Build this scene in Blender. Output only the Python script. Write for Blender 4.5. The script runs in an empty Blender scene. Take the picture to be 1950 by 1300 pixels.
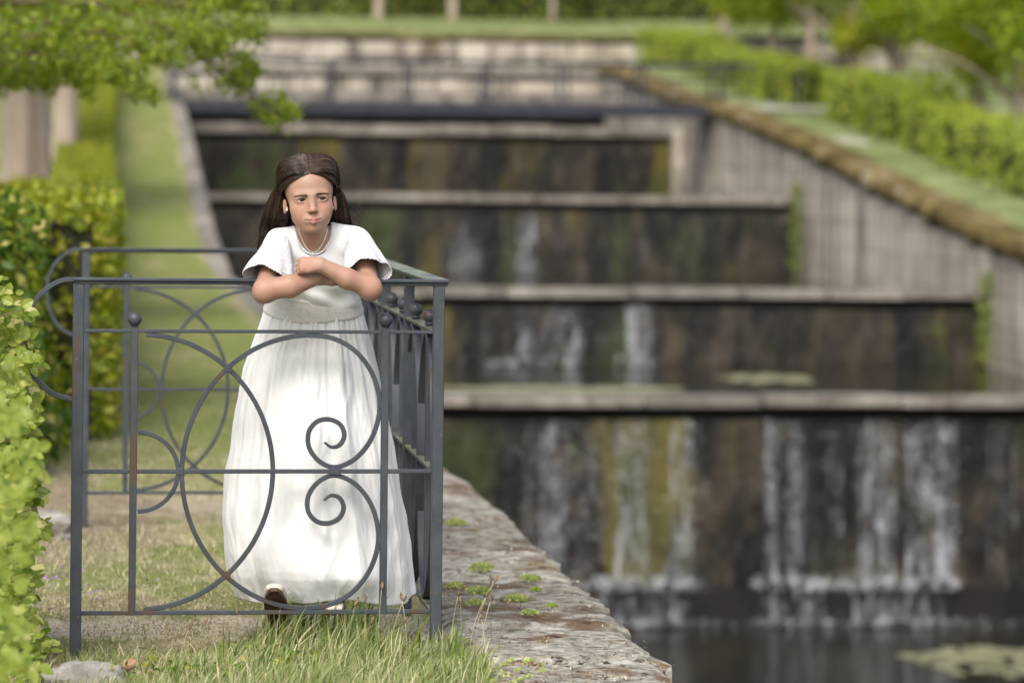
import bpy, math, random
import numpy as np
from mathutils import Vector, Matrix
random.seed(7)
rng = np.random.default_rng(7)
PI = math.pi
sc = bpy.context.scene
COL = sc.collection

# ------------------------------------------------------------------ camera, sky, sun, exposure
FPX = 6500.0
PSI = math.atan(766 / FPX)
ROLL = 0.010
CAMZ = 1.29
_r = Vector((math.cos(PSI), -math.sin(PSI), 0)); _f = Vector((math.sin(PSI), math.cos(PSI), 0)); _u = Vector((0, 0, 1))
R_ = math.cos(ROLL) * _r + math.sin(ROLL) * _u
U_ = math.cos(ROLL) * _u - math.sin(ROLL) * _r
CAMP = Vector((0, 0, CAMZ))
cd = bpy.data.cameras.new('camera'); cam = bpy.data.objects.new('camera', cd); COL.objects.link(cam)
cd.sensor_width = 36; cd.lens = 120; cd.shift_y = -324 / 1950
cd.clip_start = 0.5; cd.clip_end = 2000
cam.matrix_world = Matrix(((R_.x, U_.x, -_f.x, 0), (R_.y, U_.y, -_f.y, 0), (R_.z, U_.z, -_f.z, CAMZ), (0, 0, 0, 1)))
cd.dof.use_dof = True; cd.dof.focus_distance = 9.12; cd.dof.aperture_fstop = 3.0
sc.camera = cam

W = bpy.data.worlds.new('World'); sc.world = W; W.use_nodes = True
wn = W.node_tree; wn.nodes.clear()
sky = wn.nodes.new('ShaderNodeTexSky'); sky.sky_type = 'NISHITA'; sky.sun_disc = False
SUN_EL, SUN_AZ = math.radians(47), math.radians(201)      # azimuth clockwise from +Y: from behind the camera, to its right
sky.sun_elevation = SUN_EL; sky.sun_rotation = SUN_AZ; sky.dust_density = 3.5; sky.ozone_density = 0.6; sky.air_density = 1.0
bg = wn.nodes.new('ShaderNodeBackground'); bg.inputs[1].default_value = 0.15
wo = wn.nodes.new('ShaderNodeOutputWorld')
hz_ = wn.nodes.new('ShaderNodeHueSaturation'); hz_.inputs['Saturation'].default_value = .5      # milky, lightly overcast sky
wn.links.new(sky.outputs[0], hz_.inputs['Color']); wn.links.new(hz_.outputs[0], bg.inputs[0]); wn.links.new(bg.outputs[0], wo.inputs[0])
sd = bpy.data.lights.new('sun', 'SUN'); sd.energy = 1.3; sd.angle = math.radians(26); sd.color = (1, 0.955, 0.88)
sun = bpy.data.objects.new('sun', sd); COL.objects.link(sun)
_dir = Vector((math.sin(SUN_AZ) * math.cos(SUN_EL), math.cos(SUN_AZ) * math.cos(SUN_EL), math.sin(SUN_EL)))
sun.rotation_euler = _dir.to_track_quat('Z', 'Y').to_euler()
sun.location = (0, 0, 30)
vs = sc.view_settings
vs.view_transform = 'Standard'; vs.look = 'None'; vs.gamma = 1; vs.use_curve_mapping = False; vs.exposure = .86
sc.cycles.use_denoising = True
sc.cycles.max_bounces = 8; sc.cycles.transparent_max_bounces = 16

# ------------------------------------------------------------------ helpers
def ray(x, y):
    x, y = float(x), float(y)
    return _f + (x - 975) / FPX * R_ + (326 - y) / FPX * U_
def atY(x, y, Y):
    d = ray(x, y); return np.array(CAMP + d * (float(Y) / d.y))
def atz(x, y, z=0.0):
    d = ray(x, y); return np.array(CAMP + d * ((float(z) - CAMZ) / d.z))
def atX(x, y, X):
    d = ray(x, y); return np.array(CAMP + d * (X / d.x))

def tag(o, label=None, cat=None, group=None, kind=None):
    if label: o['label'] = label
    if cat: o['category'] = cat
    if group: o['group'] = group
    if kind: o['kind'] = kind
    return o
def empty(name, loc=(0, 0, 0), label=None, cat=None, group=None, kind=None):
    o = bpy.data.objects.new(name, None); COL.objects.link(o); o.location = loc; o.empty_display_size = 0.1
    return tag(o, label, cat, group, kind)
def mkmesh(name, V, F, mats=None, smooth=False, mi=None):
    V = np.asarray(V, dtype=np.float32).reshape(-1, 3)
    me = bpy.data.meshes.new(name)
    if isinstance(F, np.ndarray):
        n, k = F.shape
        me.vertices.add(len(V)); me.vertices.foreach_set('co', V.ravel())
        me.loops.add(n * k); me.loops.foreach_set('vertex_index', F.astype(np.int32).ravel())
        me.polygons.add(n)
        me.polygons.foreach_set('loop_start', np.arange(0, n * k, k, dtype=np.int32))
        me.polygons.foreach_set('loop_total', np.full(n, k, dtype=np.int32))
        me.update(calc_edges=True); me.validate()
    else:
        me.from_pydata([tuple(map(float, v)) for v in V], [], [tuple(int(i) for i in f) for f in F])
    if mats is not None:
        for m in (mats if isinstance(mats, (list, tuple)) else [mats]): me.materials.append(m)
    if mi is not None: me.polygons.foreach_set('material_index', np.asarray(mi, dtype=np.int32))
    if smooth: me.polygons.foreach_set('use_smooth', np.ones(len(me.polygons), dtype=bool))
    me.update()
    return me
def link(name, me, parent=None, loc=None, **kw):
    o = bpy.data.objects.new(name, me); COL.objects.link(o)
    if parent is not None: o.parent = parent
    if loc is not None: o.location = loc
    return tag(o, **kw)
def add(name, V, F, mat, parent=None, smooth=False, mi=None, **kw):
    """one mesh object; V in world coordinates, stored relative to the parent's base"""
    V = np.asarray(V, dtype=float).reshape(-1, 3)
    if parent is not None: V = V - np.array(parent.location)
    return link(name, mkmesh(name, V, F, mat, smooth, mi), parent, **kw)

class MB:
    """collects pieces of one mesh"""
    def __init__(s): s.V = []; s.F = []; s.n = 0
    def put(s, V, F):
        V = np.asarray(V, float); s.V.append(V); s.F += [tuple(int(i) + s.n for i in f) for f in F]; s.n += len(V); return s
    def get(s): return np.concatenate(s.V), s.F
    def add(s, name, mat, parent=None, **kw):
        V, F = s.get(); return add(name, V, F, mat, parent, **kw)
BOXF = [(0, 1, 3, 2), (4, 6, 7, 5), (0, 4, 5, 1), (2, 3, 7, 6), (0, 2, 6, 4), (1, 5, 7, 3)]
def boxv(a, b):
    return np.array([(x, y, z) for x in (a[0], b[0]) for y in (a[1], b[1]) for z in (a[2], b[2])], float)
def bbox_bevel(a, b, c=0.01, jit=0.0):
    """box with chamfered edges (24 vertices, 26 faces)"""
    a = np.array(a, float); b = np.array(b, float); V = []; idx = {}
    for sx in (0, 1):
        for sy in (0, 1):
            for sz in (0, 1):
                p = np.array([(a, b)[sx][0], (a, b)[sy][1], (a, b)[sz][2]])
                s = np.array([1 if sx == 0 else -1, 1 if sy == 0 else -1, 1 if sz == 0 else -1])
                j = (rng.random(3) - .5) * jit
                for ax in range(3):
                    q = p + s * c; q[ax] = p[ax]; idx[(sx, sy, sz, ax)] = len(V); V.append(q + j)
    F = []
    for ax in range(3):
        o1, o2 = [i for i in range(3) if i != ax]
        for s in (0, 1):
            q = []
            for (u, v) in ((0, 0), (1, 0), (1, 1), (0, 1)):
                k = [0, 0, 0]; k[ax] = s; k[o1] = u; k[o2] = v; q.append(idx[(*k, ax)])
            F.append(q)
        for u in (0, 1):
            for v in (0, 1):
                k0 = [0, 0, 0]; k0[o1] = u; k0[o2] = v; k1 = list(k0); k0[ax] = 0; k1[ax] = 1
                F.append([idx[(*k0, o1)], idx[(*k1, o1)], idx[(*k1, o2)], idx[(*k0, o2)]])
    for sx in (0, 1):
        for sy in (0, 1):
            for sz in (0, 1): F.append([idx[(sx, sy, sz, a_)] for a_ in range(3)])
    return np.array(V), F
def tube(pts, rad, n=8, cap=True):
    P = np.asarray(pts, float); m = len(P); r = np.broadcast_to(np.asarray(rad, float), (m,))
    T = np.gradient(P, axis=0); T /= np.linalg.norm(T, axis=1)[:, None] + 1e-12
    up = np.array([0, 0, 1.]) if abs(T[0][2]) < .9 else np.array([1., 0, 0])
    N = np.cross(T[0], up); N /= np.linalg.norm(N); V = []
    for i in range(m):
        N = N - T[i] * (N @ T[i]); N /= np.linalg.norm(N) + 1e-12; B = np.cross(T[i], N)
        for k in range(n):
            a = 2 * PI * k / n; V.append(P[i] + r[i] * (math.cos(a) * N + math.sin(a) * B))
    F = [(i * n + k, i * n + (k + 1) % n, (i + 1) * n + (k + 1) % n, (i + 1) * n + k) for i in range(m - 1) for k in range(n)]
    if cap: F += [tuple(range(n))[::-1], tuple((m - 1) * n + k for k in range(n))]
    return np.array(V), F
def sphere(c, r, nu=16, nv=10, squash=(1, 1, 1)):
    V = []; F = []
    for j in range(nv + 1):
        th = PI * j / nv
        for i in range(nu):
            ph = 2 * PI * i / nu
            V.append((math.sin(th) * math.cos(ph) * squash[0] * r, math.sin(th) * math.sin(ph) * squash[1] * r, math.cos(th) * squash[2] * r))
    for j in range(nv):
        for i in range(nu):
            F.append((j * nu + i, (j + 1) * nu + i, (j + 1) * nu + (i + 1) % nu, j * nu + (i + 1) % nu))
    return np.array(V) + np.array(c), F
_NT = [(rng.normal(size=(24, 3)) * s, rng.random(24) * 6.28) for s in (1.0,)]
def fnoise(P, scale=1.0, seed=0, octaves=3):
    """cheap smooth pseudo-noise in about -1..1 for numpy points"""
    r = np.random.default_rng(seed); P = np.asarray(P, float); out = np.zeros(P.shape[:-1]); amp = 1; tot = 0; s = scale
    for _ in range(octaves):
        o = np.zeros_like(out)
        for k in range(7):
            d = r.normal(size=3); o += np.sin(P @ d * s * 1.6 + r.random() * 6.28)
        out += o / 2.6 * amp; tot += amp; amp *= .5; s *= 2.1
    return out / tot

def leaves(P, size, seed=0, nrm=None, spread=1.0, aspect=.62, fold=.25):
    """P: leaf centres; every leaf a small folded diamond of 6 vertices"""
    r = np.random.default_rng(seed); n = len(P); s = size * r.uniform(.6, 1.35, n)[:, None]
    d = r.normal(size=(n, 3)); 
    if nrm is not None: d = d * spread + nrm
    d /= np.linalg.norm(d, axis=1)[:, None]
    t = r.normal(size=(n, 3)); t -= d * (t * d).sum(1)[:, None]; t /= np.linalg.norm(t, axis=1)[:, None]; b = np.cross(d, t)
    u = [(-.5, 0, 0), (-.12, .5, 1), (.5, 0, -.15), (-.12, -.5, 1), (0, 0, 0)]
    V = np.stack([P + s * (t * a + b * (c * aspect) + d * (h * fold * .5)) for a, c, h in ((-.5, 0, 0), (0.02, .5, 1), (.5, 0, -.1), (.02, -.5, 1))], 1)
    k = np.arange(n)[:, None] * 4
    F = np.concatenate([k + np.array([[0, 2, 1]]), k + np.array([[0, 3, 2]])])
    return V.reshape(-1, 3), F

# ------------------------------------------------------------------ materials
def newmat(name):
    m = bpy.data.materials.new(name); m.use_nodes = True; nt = m.node_tree; b = nt.nodes['Principled BSDF']
    return m, nt, b
def nd(nt, t, **kw):
    n = nt.nodes.new(t)
    for k, v in kw.items():
        if k.startswith('i_'): n.inputs[int(k[2:]) if k[2:].isdigit() else k[2:].replace('_', ' ')].default_value = v
        else: setattr(n, k, v)
    return n
def rgba(c): return (c[0], c[1], c[2], 1)
def ramp(nt, fac, stops, interp='LINEAR'):
    r = nt.nodes.new('ShaderNodeValToRGB'); nt.links.new(fac, r.inputs[0]); r.color_ramp.interpolation = interp
    while len(r.color_ramp.elements) < len(stops): r.color_ramp.elements.new(0.5)
    for e, (p, c) in zip(r.color_ramp.elements, stops): e.position = p; e.color = rgba(c) if len(c) == 3 else c
    return r.outputs[0]
def coords(nt, scale=(1, 1, 1), obj=False):
    if obj: s = nt.nodes.new('ShaderNodeTexCoord').outputs['Object']
    else: s = nt.nodes.new('ShaderNodeNewGeometry').outputs['Position']
    mp = nt.nodes.new('ShaderNodeVectorMath'); mp.operation = 'MULTIPLY'; mp.inputs[1].default_value = scale
    nt.links.new(s, mp.inputs[0]); return mp.outputs[0]
def noise(nt, vec, scale=1.0, detail=6, rough=.6, dist=0.0):
    n = nt.nodes.new('ShaderNodeTexNoise'); n.inputs['Scale'].default_value = scale; n.inputs['Detail'].default_value = detail
    n.inputs['Roughness'].default_value = rough; n.inputs['Distortion'].default_value = dist; nt.links.new(vec, n.inputs['Vector']); return n.outputs['Fac']
def mixc(nt, fac, a, b):
    m = nt.nodes.new('ShaderNodeMix'); m.data_type = 'RGBA'; m.clamp_factor = True
    for s, v in ((0, fac), (6, a), (7, b)):
        if hasattr(v, 'links') or hasattr(v, 'is_linked'): nt.links.new(v, m.inputs[s])
        elif s == 0: m.inputs[0].default_value = v
        else: m.inputs[s].default_value = rgba(v)
    return m.outputs[2]
def stepf(nt, fac, lo, hi):
    m = nt.nodes.new('ShaderNodeMapRange'); m.interpolation_type = 'SMOOTHSTEP'
    m.inputs[1].default_value = lo; m.inputs[2].default_value = hi; nt.links.new(fac, m.inputs[0]); return m.outputs[0]
def bump(nt, b, h, strength=.5, dist=.01, prev=None):
    n = nt.nodes.new('ShaderNodeBump'); n.inputs['Strength'].default_value = strength; n.inputs['Distance'].default_value = dist
    nt.links.new(h, n.inputs['Height'])
    if prev: nt.links.new(prev, n.inputs['Normal'])
    nt.links.new(n.outputs[0], b.inputs['Normal']); return n.outputs[0]
def surf(name, stops, scale=1.0, aniso=(1, 1, 1), layers=(), rough=.85, bumps=((8, .5, .02),), spec=.3, obj=False, island=0.0, detail=8):
    """general weathered surface: a base noise ramp, then layers (colour, scale, aniso, lo, hi)"""
    m, nt, b = newmat(name); v = coords(nt, aniso, obj)
    c = ramp(nt, noise(nt, v, scale, detail), stops)
    for (col, s, an, lo, hi) in layers:
        vv = coords(nt, an, obj); o = nt.nodes.new('ShaderNodeVectorMath'); o.operation = 'ADD'; o.inputs[1].default_value = (s * 3.1 + col[0] * 70, 7.7 * s, col[1] * 50)
        nt.links.new(vv, o.inputs[0])
        c = mixc(nt, stepf(nt, noise(nt, o.outputs[0], s, 5), lo, hi), c, col)
    if island:
        oi = nt.nodes.new('ShaderNodeObjectInfo'); hs = nt.nodes.new('ShaderNodeHueSaturation')
        mr = nt.nodes.new('ShaderNodeMapRange'); mr.inputs[3].default_value = 1 - island; mr.inputs[4].default_value = 1 + island
        nt.links.new(oi.outputs['Random'], mr.inputs[0]); nt.links.new(mr.outputs[0], hs.inputs['Value']); nt.links.new(c, hs.inputs['Color']); c = hs.outputs[0]
    nt.links.new(c, b.inputs['Base Color']); b.inputs['Roughness'].default_value = rough; b.inputs['Specular IOR Level'].default_value = spec
    prev = None
    for (s, st, d) in bumps: prev = bump(nt, b, noise(nt, v, s, 6, .65), st, d, prev)
    return m
def leafmat(name, stops, trans=.35, rough=.5, clump=2.0, clumpcol=None, veins=False):
    """leaf: every leaf its own hue, larger clumps drift in colour"""
    m, nt, b = newmat(name); g = nt.nodes.new('ShaderNodeNewGeometry')
    c = ramp(nt, g.outputs['Random Per Island'], stops)
    if clumpcol: c = mixc(nt, stepf(nt, noise(nt, coords(nt), clump, 3), .48, .62), c, clumpcol)
    nt.links.new(c, b.inputs['Base Color']); b.inputs['Roughness'].default_value = rough; b.inputs['Specular IOR Level'].default_value = .35
    t = nt.nodes.new('ShaderNodeBsdfTranslucent'); hs = nt.nodes.new('ShaderNodeHueSaturation'); hs.inputs['Value'].default_value = 1.5; hs.inputs['Saturation'].default_value = 1.1
    nt.links.new(c, hs.inputs['Color']); nt.links.new(hs.outputs[0], t.inputs[0])
    mx = nt.nodes.new('ShaderNodeMixShader'); mx.inputs[0].default_value = trans
    nt.links.new(b.outputs[0], mx.inputs[1]); nt.links.new(t.outputs[0], mx.inputs[2]); nt.links.new(mx.outputs[0], nt.nodes['Material Output'].inputs[0])
    return m

M = {}
# ground
def groundmat():
    m, nt, b = newmat('lawn ground'); v = coords(nt)
    fine = noise(nt, coords(nt, (1, .5, 1)), 22, 6, .75)
    green = ramp(nt, fine, [(.3, (.10, .125, .03)), (.55, (.20, .225, .065)), (.75, (.31, .32, .12))])
    straw = ramp(nt, fine, [(.25, (.17, .14, .075)), (.55, (.38, .32, .195)), (.75, (.54, .47, .32))])
    sand = ramp(nt, noise(nt, v, 60, 6, .8), [(.3, (.26, .20, .14)), (.5, (.50, .42, .32)), (.7, (.68, .60, .48))])
    c = mixc(nt, stepf(nt, noise(nt, coords(nt, (1, .55, 1)), 1.9, 5, .7), .40, .62), green, straw)
    sq = nt.nodes.new('ShaderNodeSeparateXYZ'); nt.links.new(nt.nodes.new('ShaderNodeNewGeometry').outputs['Position'], sq.inputs[0]); c = mixc(nt, stepf(nt, sq.outputs[1], 12.5, 16.5), c, mixc(nt, stepf(nt, noise(nt, coords(nt, (1, .45, 1)), 1.3, 5, .7), .46, .80), green, straw))
    # worn bare soil along the fence foot and path edge
    sx = nt.nodes.new('ShaderNodeSeparateXYZ'); nt.links.new(nt.nodes.new('ShaderNodeNewGeometry').outputs['Position'], sx.inputs[0])
    def band(out, c0, hw):
        a = nd(nt, 'ShaderNodeMath', operation='SUBTRACT'); nt.links.new(out, a.inputs[0]); a.inputs[1].default_value = c0
        ab = nd(nt, 'ShaderNodeMath', operation='ABSOLUTE'); nt.links.new(a.outputs[0], ab.inputs[0])
        mr = nt.nodes.new('ShaderNodeMapRange'); mr.inputs[1].default_value = hw; mr.inputs[2].default_value = 0; nt.links.new(ab.outputs[0], mr.inputs[0]); return mr.outputs[0]
    def mulm(a, k, b2=None, op='MULTIPLY'):
        q = nd(nt, 'ShaderNodeMath', operation=op); nt.links.new(a, q.inputs[0])
        if b2 is not None: nt.links.new(b2, q.inputs[1])
        else: q.inputs[1].default_value = k
        return q.outputs[0]
    bandY = band(sx.outputs[1], 9.75, 0.75)
    s1 = mulm(noise(nt, coords(nt, (1, .6, 1)), 3.2, 5, .7), 0, mulm(bandY, .56), 'ADD')
    c = mixc(nt, stepf(nt, s1, .82, .98), c, sand)
    band2 = band(sx.outputs[1], 13.2, 1.5)
    s2 = mulm(noise(nt, coords(nt, (1, .6, 1)), 2.4, 5, .7), 0, mulm(band2, .42), 'ADD')
    c = mixc(nt, stepf(nt, s2, .72, .92), c, mixc(nt, .45, straw, sand))
    # straw verge beside the canal coping
    bx = band(sx.outputs[0], 1.45, 0.42)
    s3 = mulm(noise(nt, coords(nt, (1, .3, 1)), 2.0, 4, .6), 0, mulm(bx, .5), 'ADD')
    c = mixc(nt, stepf(nt, s3, .62, .9), c, straw)
    bl = band(sx.outputs[0], -.35, .75); s4 = mulm(noise(nt, coords(nt, (1, .6, 1)), 3.0, 4, .6), 0, mulm(mulm(bl, 0, band(sx.outputs[1], 13.0, 2.6)), .7), 'ADD')
    c = mixc(nt, stepf(nt, s4, .60, .80), c, ramp(nt, fine, [(.3, (.16, .125, .085)), (.7, (.36, .29, .20))]))
    nt.links.new(c, b.inputs['Base Color']); b.inputs['Roughness'].default_value = .95; b.inputs['Specular IOR Level'].default_value = .1
    p = bump(nt, b, noise(nt, v, 9, 6, .7), .6, .03); bump(nt, b, noise(nt, v, 70, 5, .8), .8, .012, p)
    return m
M['ground'] = groundmat()
M['bank'] = surf('bank grass', [(.3, (.10, .125, .045)), (.5, (.165, .195, .075)), (.7, (.24, .265, .12))], 2.2, (1, .5, 1),
                 layers=[((.30, .29, .16), 1.1, (1, .35, 1), .56, .72), ((.52, .52, .42), .55, (1, .7, 1), .66, .74)], rough=.95, spec=.1, bumps=((6, .6, .05),))
M['soil'] = surf('soil', [(.3, (.05, .035, .02)), (.7, (.14, .10, .07))], 6, bumps=((10, .8, .03),))
M['bed'] = surf('canal bed mud', [(.3, (.012, .011, .008)), (.7, (.03, .026, .016))], 2)
# stone
M['slab'] = surf('lichened granite slab', [(.30, (.14, .125, .10)), (.42, (.30, .275, .23)), (.56, (.46, .43, .365)), (.72, (.64, .61, .54))], 20, (1, 1.25, 1),
                 layers=[((.19, .135, .09), 3.2, (1, 1.3, 1), .50, .62), ((.30, .26, .14), 6.5, (1, 1.3, 1), .60, .70), ((.60, .58, .53), 4.6, (1, 1.6, 1), .58, .68), ((.060, .042, .032), 24, (1, 1.4, 1), .56, .66), ((.20, .13, .06), 9, (1, 1.5, 1), .63, .7)],
                 rough=.97, spec=.08, bumps=((24, 1, .03), (90, .9, .010)), island=.16)
M['granite'] = surf('pale granite', [(.3, (.12, .11, .095)), (.5, (.28, .26, .23)), (.7, (.48, .45, .41))], 9,
                    layers=[((.09, .075, .05), 3, (1, 1, 1), .58, .68)], rough=.95, spec=.15, bumps=((20, .8, .02), (90, .6, .004)), island=.12)
M['wetwall'] = surf('wet mossy weir stone', [(.32, (.006, .005, .004)), (.47, (.016, .013, .010)), (.58, (.040, .031, .022)), (.72, (.095, .076, .056))], 3.6, (1, 1, .45),
                    layers=[((.072, .055, .030), .55, (1, 1, .45), .53, .67), ((.115, .094, .018), .70, (1.3, 1, .25), .53, .66), ((.034, .048, .012), .85, (1, 1, .5), .52, .66), ((.05, .085, .016), 2.6, (1.2, 1, .9), .62, .72),
                            ((.004, .004, .004), .9, (1.2, 1, .3), .50, .62), ((.16, .15, .135), 6.5, (1.5, 1, .35), .64, .76)],
                    rough=.45, spec=.35, bumps=((5, 1, .08), (18, .8, .03)), island=.06)
M['pale_wall'] = surf('streaked pale wall stone', [(.3, (.26, .225, .18)), (.5, (.44, .39, .32)), (.72, (.56, .51, .43))], 1.3, (1, 1, .35),
                      layers=[((.15, .13, .105), 2.0, (1, 1.3, .10), .50, .64), ((.06, .052, .042), 1.1, (1, 1.2, .12), .56, .70), ((.085, .075, .03), 2.1, (1, 1.2, .3), .60, .72), ((.10, .075, .025), 1.0, (1, 1, .4), .62, .72)],
                      rough=.95, spec=.15, bumps=((8, .6, .03),), island=.10)
M['coping'] = surf('weir coping stone', [(.3, (.11, .095, .078)), (.55, (.23, .205, .17)), (.75, (.36, .33, .28))], 2.2, (1, 1, 1),
                   layers=[((.07, .045, .035), 1.0, (1, 1, 1), .56, .68)], rough=.8, spec=.3, bumps=((10, .5, .02),), island=.22)
M['mossy'] = surf('moss covered coping stone', [(.3, (.06, .048, .018)), (.5, (.145, .11, .042)), (.7, (.25, .20, .10))], 1.6,
                  layers=[((.40, .36, .31), 1.3, (1, 1, 1), .60, .70), ((.05, .045, .02), 2.6, (1, 1, 1), .58, .7)], rough=1, spec=.05, bumps=((6, 1, .08),), island=.18)
M['dark_wet'] = surf('black wet and shaded recess', [(.3, (.004, .004, .005)), (.7, (.016, .013, .012))], 2, rough=.6)  # near-black stands in for the shade under the weir copings
M['bridge_metal'] = surf('dark blue grey bridge steel', [(.3, (.016, .018, .026)), (.7, (.035, .038, .05))], 3, rough=.6)
M['bark'] = surf('grey brown bark', [(.3, (.17, .13, .10)), (.5, (.36, .29, .23)), (.72, (.52, .44, .36))], 7, (1, 1, .12), layers=[((.20, .15, .08), 2, (1, 1, .3), .55, .7)], rough=.95, bumps=((18, .8, .03),), island=.1)
M['twig'] = surf('twig bark', [(.3, (.07, .045, .03)), (.7, (.15, .10, .065))], 12)
# iron
def ironmat(name, moss=0.0, rust=.60):
    m, nt, b = newmat(name); v = coords(nt)
    c = ramp(nt, noise(nt, v, 14, 5), [(.3, (.032, .038, .046)), (.7, (.056, .064, .074))])
    c = mixc(nt, stepf(nt, noise(nt, coords(nt, (1, 1, .35)), 9, 6, .7), rust, rust + .06), c, (.070, .045, .032))
    c = mixc(nt, stepf(nt, noise(nt, v, 85, 4, .6), .68, .73), c, (.20, .15, .12))
    if moss:
        g = nt.nodes.new('ShaderNodeNewGeometry'); s = nt.nodes.new('ShaderNodeSeparateXYZ'); nt.links.new(g.outputs['Normal'], s.inputs[0])
        mm = nd(nt, 'ShaderNodeMath', operation='MULTIPLY'); nt.links.new(stepf(nt, s.outputs[2], .2, .6), mm.inputs[0]); nt.links.new(stepf(nt, noise(nt, v, 7, 5), .35, .6), mm.inputs[1])
        c = mixc(nt, mm.outputs[0], c, (.17, .18, .10))
    nt.links.new(c, b.inputs['Base Color']); b.inputs['Roughness'].default_value = .5; b.inputs['Metallic'].default_value = .15; b.inputs['Specular IOR Level'].default_value = .45
    bump(nt, b, noise(nt, v, 120, 4), .35, .0015); return m
M['iron'] = ironmat('weathered grey iron paint')
M['iron_moss'] = ironmat('algae topped grey iron', 1)
M['iron_rust'] = ironmat('rust streaked grey iron', 0, .555)
# foliage
M['hedge'] = leafmat('beech hedge leaves', [(0, (.10, .15, .010)), (.45, (.20, .24, .016)), (.8, (.32, .33, .03)), (1, (.42, .34, .08))], .35, clump=1.1, clumpcol=(.27, .28, .02))
M['hedge_r'] = leafmat('far hedge leaves', [(0, (.15, .21, .025)), (.5, (.26, .33, .04)), (1, (.40, .44, .07))], .35, clump=.7, clumpcol=(.34, .38, .05))
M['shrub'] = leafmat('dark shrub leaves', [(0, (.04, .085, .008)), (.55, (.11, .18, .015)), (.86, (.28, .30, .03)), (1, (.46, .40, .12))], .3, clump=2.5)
M['tree'] = leafmat('spring tree leaves', [(0, (.09, .14, .014)), (.5, (.18, .24, .028)), (1, (.30, .34, .045))], .45, clump=1.6, clumpcol=(.24, .28, .03))
M['tree_far'] = leafmat('far tree leaves', [(0, (.12, .18, .02)), (.5, (.24, .32, .035)), (1, (.40, .45, .05))], .5, clump=.45, clumpcol=(.38, .40, .03))
M['darkhedge'] = leafmat('dark upper hedge leaves', [(0, (.07, .11, .015)), (.6, (.17, .22, .03)), (1, (.27, .30, .05))], .3, clump=.4)
M['core'] = surf('dark shaded hedge core', [(.3, (.012, .016, .005)), (.7, (.035, .032, .012))], 5)
M['beech'] = leafmat('young beech leaf', [(0, (.10, .15, .02)), (.5, (.21, .27, .04)), (.85, (.38, .42, .10)), (1, (.50, .48, .20))], .42, .38)
M['grass'] = leafmat('long grass blades', [(0, (.09, .13, .035)), (.35, (.20, .26, .07)), (.68, (.34, .37, .15)), (.85, (.52, .47, .28)), (1, (.62, .56, .40))], .3, .6)
M['grassblade'] = leafmat('fresh broad blades', [(0, (.05, .10, .02)), (.5, (.12, .20, .035)), (1, (.30, .36, .06))], .35, .4)
M['drygrass'] = leafmat('mown grass blades', [(0, (.11, .13, .045)), (.32, (.23, .25, .10)), (.6, (.44, .40, .23)), (1, (.62, .55, .39))], .25, .6)
M['seed'] = surf('seed head', [(.3, (.10, .06, .035)), (.7, (.30, .22, .14))], 90)
M['sedum'] = leafmat('stonecrop cushion', [(0, (.22, .28, .07)), (.6, (.36, .44, .14)), (1, (.52, .48, .16))], .3)
M['deadleaf'] = surf('dry fallen leaf', [(.3, (.25, .14, .08)), (.7, (.45, .30, .20))], 30)
M['litter'] = leafmat('dry litter', [(0, (.07, .045, .03)), (.4, (.20, .14, .09)), (.7, (.42, .34, .22)), (1, (.60, .54, .40))], .1, .8)
M['gravel'] = surf('pale gravel', [(.3, (.20, .20, .13)), (.7, (.45, .43, .35))], 2.5, bumps=((12, .5, .02),))
M['petal'] = surf('purple petals', [(.3, (.25, .12, .32)), (.7, (.42, .25, .5))], 30)
# water
def watermat():
    m, nt, b = newmat('dark pool water'); c = ramp(nt, noise(nt, coords(nt), .6, 3), [(.3, (.008, .008, .006)), (.7, (.022, .018, .010))])
    nt.links.new(c, b.inputs['Base Color']); b.inputs['Roughness'].default_value = .09; b.inputs['IOR'].default_value = 1.33; b.inputs['Specular IOR Level'].default_value = .5
    bump(nt, b, noise(nt, coords(nt, (1, 2.5, 1)), 2.2, 3), .25, .05); return m
M['water'] = watermat()
def fallmat(name, lo, hi):
    m, nt, b = newmat(name); b.inputs['Base Color'].default_value = (.75, .78, .82, 1); b.inputs['Roughness'].default_value = .25
    t = nt.nodes.new('ShaderNodeBsdfTransparent'); mx = nt.nodes.new('ShaderNodeMixShader')
    f = stepf(nt, noise(nt, coords(nt, (1, 1, .22)), 9, 5, .7), lo, hi)
    q_ = nd(nt, 'ShaderNodeMath', operation='MULTIPLY'); nt.links.new(f, q_.inputs[0]); q_.inputs[1].default_value = .48; f = q_.outputs[0]
    nt.links.new(f, mx.inputs[0]); nt.links.new(t.outputs[0], mx.inputs[1]); nt.links.new(b.outputs[0], mx.inputs[2]); nt.links.new(mx.outputs[0], nt.nodes['Material Output'].inputs[0])
    return m
M['fall'] = fallmat('falling water', .43, .80)
M['foam'] = fallmat('white foam', .46, .95)
M['drop'] = surf('white water drop glints', [(.3, (.55, .57, .60)), (.7, (.80, .82, .85))], 5, rough=.2, spec=.6, bumps=())  # white flakes stand in for glints sparkling on the falling drops
M['algae'] = surf('floating algae', [(.3, (.12, .125, .06)), (.7, (.27, .26, .16))], 3, rough=.8)

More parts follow.
